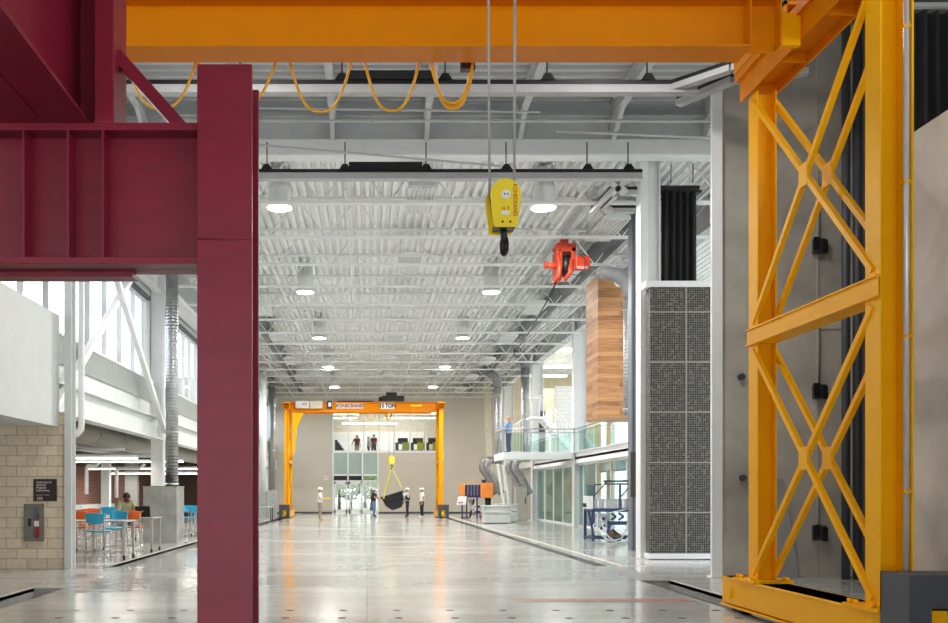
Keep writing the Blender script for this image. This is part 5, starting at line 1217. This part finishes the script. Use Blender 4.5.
# ------------------------------------------------------------------ people
def person(name, label, loc, rz, h=1.76, skin=skin1, hair=(60, 44, 34), shirt=(235, 235, 235), pants=(140, 130, 110), shoe=(60, 44, 34), helmet=False, pose=None, sleeves='short', vest=None, longhair=False, face=True):
    J = dict(pelvis=(0, 0, .95), waist=(0, .0, 1.08), chest=(0, 0, 1.30), neckb=(0, .01, 1.46), neck=(0, 0, 1.52), head=(0, -.015, 1.60), crown=(0, 0, 1.70))
    for s, q in ((1, 'l'), (-1, 'r')):
        J[q + 'sh'] = (s * .175, 0, 1.42); J[q + 'el'] = (s * .23, .02, 1.14); J[q + 'wr'] = (s * .24, -.07, .90); J[q + 'pm'] = (s * .24, -.10, .82)
        J[q + 'hip'] = (s * .09, 0, .90); J[q + 'kn'] = (s * .10, -.015, .50); J[q + 'an'] = (s * .10, .02, .085); J[q + 'to'] = (s * .115, -.15, .045)
    if pose: J.update(pose)
    R_ = dict(pelvis=.135, waist=.125, chest=.15, neckb=.075, neck=.056, head=.092, crown=.075, sh=.066, el=.046, wr=.033, pm=.032, hip=.092, kn=.06, an=.045, to=.038)
    E = [('pelvis', 'waist'), ('waist', 'chest'), ('chest', 'neckb'), ('neckb', 'neck'), ('neck', 'head'), ('head', 'crown')]
    for q in 'lr': E += [('chest', q + 'sh'), (q + 'sh', q + 'el'), (q + 'el', q + 'wr'), (q + 'wr', q + 'pm'), ('pelvis', q + 'hip'), (q + 'hip', q + 'kn'), (q + 'kn', q + 'an'), (q + 'an', q + 'to')]
    k = h / 1.76; names = list(J)
    me = bpy.data.meshes.new('body'); me.from_pydata([V(J[n]) * k for n in names], [(names.index(a), names.index(c)) for a, c in E], [])
    tmp = bpy.data.objects.new('body', me); COL.objects.link(tmp)
    tmp.modifiers.new('skin', 'SKIN'); sk = me.skin_vertices[0].data
    for i, n in enumerate(names):
        r = R_.get(n, R_.get(n[1:], .05)) * k
        sk[i].radius = (r * 1.14, r * .98) if n in ('pelvis', 'waist', 'chest') else (r, r)
        sk[i].use_root = (n == 'pelvis')
    ss = tmp.modifiers.new('sub', 'SUBSURF'); ss.levels = 2; ss.render_levels = 2
    body = bpy.data.meshes.new_from_object(tmp.evaluated_get(bpy.context.evaluated_depsgraph_get()))
    bpy.data.objects.remove(tmp)
    bm = bmesh.new(); bm.from_mesh(body)
    # fingers: five short curled chains rooted in each palm
    ex = MB()
    for q in 'lr':
        w_ = V(J[q + 'wr']) * k; p_ = V(J[q + 'pm']) * k; dr = (p_ - w_).normalized()
        sd = dr.cross(V((1, 0, 0))); sd = sd.normalized() if sd.length > .1 else V((0, 1, 0))
        nr = dr.cross(sd).normalized(); inn = nr if (nr.x < 0) == (q == 'l') else -nr
        for f in range(4):
            o_ = p_ + sd * (.012 * (f - 1.5) * 1.5) * k; ln = (.075, .085, .08, .062)[f] * k
            ex.loft([(o_ - dr * .01, .0095 * k), (o_ + dr * ln * .5, .009 * k), (o_ + dr * ln * .8 + inn * ln * .3, .008 * k), (o_ + dr * ln * .85 + inn * ln * .55, .006 * k)], 6)
        o_ = w_ + dr * .035 * k - sd * .025 * k
        ex.loft([(o_, .011 * k), (o_ - sd * .03 * k + dr * .02 * k + inn * .01, .010 * k), (o_ - sd * .035 * k + dr * .05 * k + inn * .025, .007 * k)], 6)
    # face: nose, ears
    hd = V(J['head']) * k
    ex.loft([(hd + V((0, -.085, .015)) * k, .008 * k), (hd + V((0, -.108, -.018)) * k, .015 * k), (hd + V((0, -.09, -.03)) * k, .012 * k)], 8)
    for s in (-1, 1): ex.ell(hd + V((s * .092, .01, -.005)) * k, .014 * k, .022 * k, .034 * k, 8, 6)
    bod = MB(); bod.add([v.co for v in bm.verts], [tuple(v.index for v in f.verts) for f in bm.faces], True)
    bod.add(ex.v, ex.f, True)
    root = thing(name, label, 'person', (0, 0, 0))
    bod.build('body', skin, root)
    # clothes: offset shells of the body surface
    seg = {}
    def cl(p):
        best = None
        for a, c in E:
            A, B = V(J[a]) * k, V(J[c]) * k; d_ = B - A; u = max(0, min(1, (p - A).dot(d_) / max(1e-9, d_.dot(d_)))); dist = (p - (A + d_ * u)).length / (R_.get(c, R_.get(c[1:], .05)))
            if best is None or dist < best[0]: best = (dist, a, c, u)
        return best[1:]
    info = {f.index: cl(f.calc_center_median()) for f in bm.faces}
    bm.normal_update()
    def shell(nm, test, mat, off):
        m = MB(); idx = {}; vs = []; fs = []
        for f in bm.faces:
            if not test(*info[f.index], f.calc_center_median()): continue
            ff = []
            for v in f.verts:
                if v.index not in idx: idx[v.index] = len(vs); vs.append(v.co + v.normal * off)
                ff.append(idx[v.index])
            fs.append(tuple(ff))
        if not fs: return
        m.add(vs, fs, True); o = m.build(nm, mat, root); md = o.modifiers.new('sol', 'SOLIDIFY'); md.thickness = .008; md.offset = 0; return o
    def is_shirt(a, c, u, p):
        if c in ('chest',) or (a, c) == ('chest', 'neckb') and u < .75: return True
        if c == 'waist': return u > .12
        if c[1:] == 'sh' : return True
        if c[1:] == 'el': return sleeves == 'long' or u < .6
        if c[1:] == 'wr': return sleeves == 'long' and u < .9
        return False
    def is_pants(a, c, u, p): return c[1:] in ('hip', 'kn') or (c == 'waist' and u <= .2) or (c[1:] == 'an' and u < .95)
    cm = lambda n, q: M(n, q, .8, var=.08, scale=20)
    shell('shirt', is_shirt, cm('shirt_cloth', shirt), .018 * k)
    if vest: shell('vest', lambda a, c, u, p: (c in ('chest', 'waist') or c[1:] == 'sh') and abs(p.x) < .17 * k and p.z > 1.02 * k, cm('vest_cloth', vest), .03 * k)
    shell('trousers', is_pants, cm('trouser_cloth', pants), .014 * k)
    shell('shoes', lambda a, c, u, p: c[1:] == 'to' or (c[1:] == 'an' and u >= .93), cm('shoe_leather', shoe), .012 * k)
    m = MB(); m.ell(hd + V((0, .016, .022)) * k, .103 * k, .112 * k, .112 * k, 16, 8, -.1)
    if longhair: m.ell(hd + V((0, .05, -.06)) * k, .09 * k, .07 * k, .15 * k, 14, 8)
    hh = m.build('hair', M('hair_tone', hair, .6), root)
    for s in (-1, 1):
        m = MB(); m.ell(hd + V((s * .034, -.082, .012)) * k, .012 * k, .008 * k, .008 * k, 8, 6); m.build('eye', black, root)
    m = MB(); m.ell(hd + V((0, -.082, -.05)) * k, .024 * k, .008 * k, .006 * k, 8, 6); m.build('mouth', M('lip_tone', (150, 90, 82), .6), root)
    if helmet:
        m = MB(); m.ell(hd + V((0, .008, .045)) * k, .125 * k, .145 * k, .115 * k, 20, 8, .0); m.cyl(hd + V((0, -.005, .04)) * k, hd + V((0, -.005, .052)) * k, .155 * k, n=20); m.bar(hd + V((0, -.12, .10)) * k, hd + V((0, .13, .12)) * k, .03 * k, .09 * k); m.build('hard_hat', whitetxt, root)
    bm.free()
    root.location = loc; root.rotation_euler = (0, 0, rz)
    return root
fwd = lambda s, y, z, e=.02: {}
# worker with the controller, seen in profile facing the bin
y = 49.0; wl = (X(320, y), y, 0)
p = person('person', 'worker in white shirt and khaki trousers holding a yellow controller', wl, PI / 2 + .15, 1.80, shirt=(232, 233, 232), pants=(150, 142, 122), shoe=(190, 150, 70), helmet=True,
       pose={'lel': (.22, -.06, 1.16), 'lwr': (.18, -.30, 1.13), 'lpm': (.17, -.38, 1.13), 'rel': (-.24, .05, 1.16), 'rwr': (-.2, -.26, 1.12), 'rpm': (-.19, -.34, 1.12)})
c = V(wl) + V((.43, .0, 1.17)); b = MB(); b.box(c.x - .12, c.x + .16, c.y - .25, c.y - .14, c.z - .03, c.z + .06); cc = tag(b.build('crane_controller', M('controller_yellow', (220, 190, 40), .5), None, .01), 'small yellow crane controller held by the worker in khaki trousers', 'controller')
y = 56.6; person('person', 'worker in dark shirt and blue jeans steadying the black bin', (X(374, y), y, 0), PI / 2 - .2, 1.8, shirt=(40, 40, 44), pants=(112, 138, 178), shoe=(50, 42, 38), helmet=True,
       pose={'lel': (.24, -.17, 1.2), 'lwr': (.20, -.42, 1.12), 'lpm': (.19, -.50, 1.1), 'rel': (-.24, -.12, 1.16), 'rwr': (-.2, -.37, 1.04), 'rpm': (-.19, -.45, 1.02)})
y = 56.6; person('person', 'worker in a black vest over white shirt holding the bin rim', (X(407.5, y), y, 0), -PI / 2 + .1, 1.83, shirt=(228, 230, 232), pants=(42, 50, 78), shoe=(70, 50, 38), helmet=True, vest=(36, 38, 46), sleeves='long',
       pose={'lel': (.24, -.25, 1.30), 'lwr': (.20, -.48, 1.26), 'lpm': (.19, -.56, 1.25), 'rel': (-.24, -.25, 1.28), 'rwr': (-.2, -.48, 1.23), 'rpm': (-.19, -.56, 1.22)})
y = 54.6; person('person', 'worker in white shirt and black trousers watching with arms down', (X(422, y), y, 0), -PI / 2 + .2, 1.82, shirt=(236, 236, 236), pants=(28, 28, 30), shoe=(222, 222, 220), helmet=True)
y = 41.2; person('person', 'woman in denim jacket and jeans standing at the landing railing', (X(508.5, y), y, Z(452.5, 40.0)), -PI / 2 - .5, 1.74, hair=(196, 150, 100), shirt=(128, 156, 196), pants=(52, 74, 118), shoe=(60, 60, 66), sleeves='long', longhair=True,
       pose={'lel': (.22, -.10, 1.18), 'lwr': (.18, -.34, 1.08), 'lpm': (.17, -.42, 1.07), 'rel': (-.24, -.06, 1.17), 'rwr': (-.2, -.32, 1.08), 'rpm': (-.19, -.40, 1.07)})
y = 69.5; gz = 4.2
person('person', 'person in maroon shirt behind the gallery window, standing apart from two others', (X(357, y), y, gz), PI - .3, 1.8, shirt=(124, 46, 56), pants=(190, 160, 130), shoe=(60, 50, 50), pose={'lel': (.33, .02, 1.2), 'lwr': (.42, -.1, 1.05), 'lpm': (.45, -.14, .98)})
person('person', 'person in pale blue shirt behind the gallery window', (X(368.5, y), y, gz), PI / 2, 1.7, shirt=(176, 196, 220), pants=(50, 52, 60), hair=(190, 150, 100))
person('person', 'person in dark maroon shirt behind the gallery window beside the one in pale blue', (X(373.8, y), y, gz), PI - .2, 1.86, shirt=(104, 40, 52), pants=(40, 38, 40), hair=(40, 30, 26))
y = 24.2; kx = .66 + .10
man = person('person', 'seated man in olive shirt working at the laptop', (X(126, y), y, 0), .45, 1.74, skin=skin2, hair=(22, 18, 16), shirt=(150, 148, 112), pants=(150, 140, 120), sleeves='long',
       pose={'pelvis': (0, .05, .80), 'waist': (0, .03, .92), 'chest': (0, -.03, 1.13), 'neckb': (0, -.06, 1.28), 'neck': (0, -.08, 1.33), 'head': (0, -.12, 1.40), 'crown': (0, -.12, 1.50),
             'lsh': (.175, -.04, 1.24), 'rsh': (-.175, -.04, 1.24), 'lel': (.25, -.18, 1.0), 'rel': (-.25, -.18, 1.0), 'lwr': (.16, -.42, .95), 'rwr': (-.16, -.42, .95), 'lpm': (.13, -.50, .935), 'rpm': (-.13, -.50, .935),
             'lhip': (.09, .0, .77), 'rhip': (-.09, .0, .77), 'lkn': (.13, -.40, .74), 'rkn': (-.13, -.40, .74), 'lan': (.13, -.34, .32), 'ran': (-.13, -.34, .32), 'lto': (.14, -.48, .27), 'rto': (-.14, -.48, .27)})

# ------------------------------------------------------------------ gallery furniture
def gym(name, px, y, label, green):
    x = X(px, y); t = thing(name, label, 'machine', (x, y, 4.2), 0, 'machines in the gallery')
    b = MB(); b.box(x - .4, x + .4, y - .3, y + .3, 4.2, 4.75); b.box(x - .55, x - .3, y - .3, y + .3, 4.7, 5.3); b.build('machine_body', black, t, .04)
    b = MB(); b.box(x - .35, x + .4, y - .2, y + .2, 5.2, 5.65); b.build('monitor', iron, t, .03)
    if green: b = MB(); b.box(x - .05, x + .55, y - .45, y - .3, 4.75, 5.3); b.build('seat_back', M('lime_fabric', (176, 190, 50), .7), t, .03)
gym('gallery_machine', 402.5, 68, 'black machine with lime seat behind the gallery window, next to the middle panes', True)
gym('gallery_machine', 417.5, 68, 'black machine with lime seat behind the gallery window, between two others', True)
gym('gallery_machine', 433, 68, 'black machine with lime seat behind the gallery window, beside the crane leg', True)
t = thing('equipment_heap', 'black stepped equipment behind the first gallery pane', 'equipment', (X(338, 68), 68, 4.2))
for k in range(5): b = MB(); x = X(335 + 1.9 * k, 68); b.box(x, x + .2, 67.8, 68.4, 4.2, 5.5 - .19 * k); b.build('equipment_step', black if k % 2 else iron, t)

# ------------------------------------------------------------------ outdoors beyond the glass
b = MB(); b.box(-60, 60, 66.3, 160, -.4, -.05); b.box(20, 60, -8, 66.3, -.4, -.05); b.box(-60, -20, -8, 66.3, -.4, -.05); struct(b.build('ground_outside', M('lawn_paving', (150, 156, 128), .9, var=.2, scale=.5)))
leafm = M('leaf_green', (132, 150, 76), .8, var=.35, scale=4)
def tree(x, y, h, label):
    t = thing('tree', label, 'tree', (x, y, 0), 0, 'trees outside')
    b = MB(); b.loft([((x, y, -.05), .18), ((x + .05, y, h * .3), .13), ((x, y, h * .6), .08)], 8); b.build('trunk', M('bark', (96, 80, 64), .9) if 'bark' not in bpy.data.materials else bpy.data.materials['bark'], t)
    vs = []; fs = []; b = MB()
    for k in range(700):
        a = random.uniform(0, 2 * PI); u = random.uniform(-1, 1); r = h * .36 * random.uniform(.45, 1) ** .5
        c = V((x + r * math.cos(a) * math.sqrt(1 - u * u), y + r * math.sin(a) * math.sqrt(1 - u * u), h * .64 + r * u * 1.0))
        q = V((random.gauss(0, 1), random.gauss(0, 1), random.gauss(0, 1))).normalized(); o_ = q.orthogonal().normalized(); p_ = q.cross(o_); s = h * .05
        n = len(vs); vs += [c + o_ * s, c + p_ * s * .6, c - o_ * s, c - p_ * s * .6]; fs.append((n, n + 1, n + 2, n + 3))
    b.add(vs, fs); b.build('crown', leafm, t)
tree(-2.6, 84, 6.5, 'leafy green tree seen through the far glazed door leaves')
tree(-.2, 91, 7, 'leafy green tree seen through the pane beside the far double door')
for k_, (sx_, sy_, sh_) in enumerate(((-3.4, 79, 3.0), (-1.5, 80.5, 2.6), (.4, 79.5, 3.2), (1.9, 81, 2.4), (-5.0, 83, 3.4), (4.0, 84, 3.4))): tree(sx_, sy_, sh_, 'low bushy tree outside the far entrance, %s of the row' % ORD[k_])
tree(3.2, 99, 7.5, 'tree beyond the far entrance, partly behind the black bin')
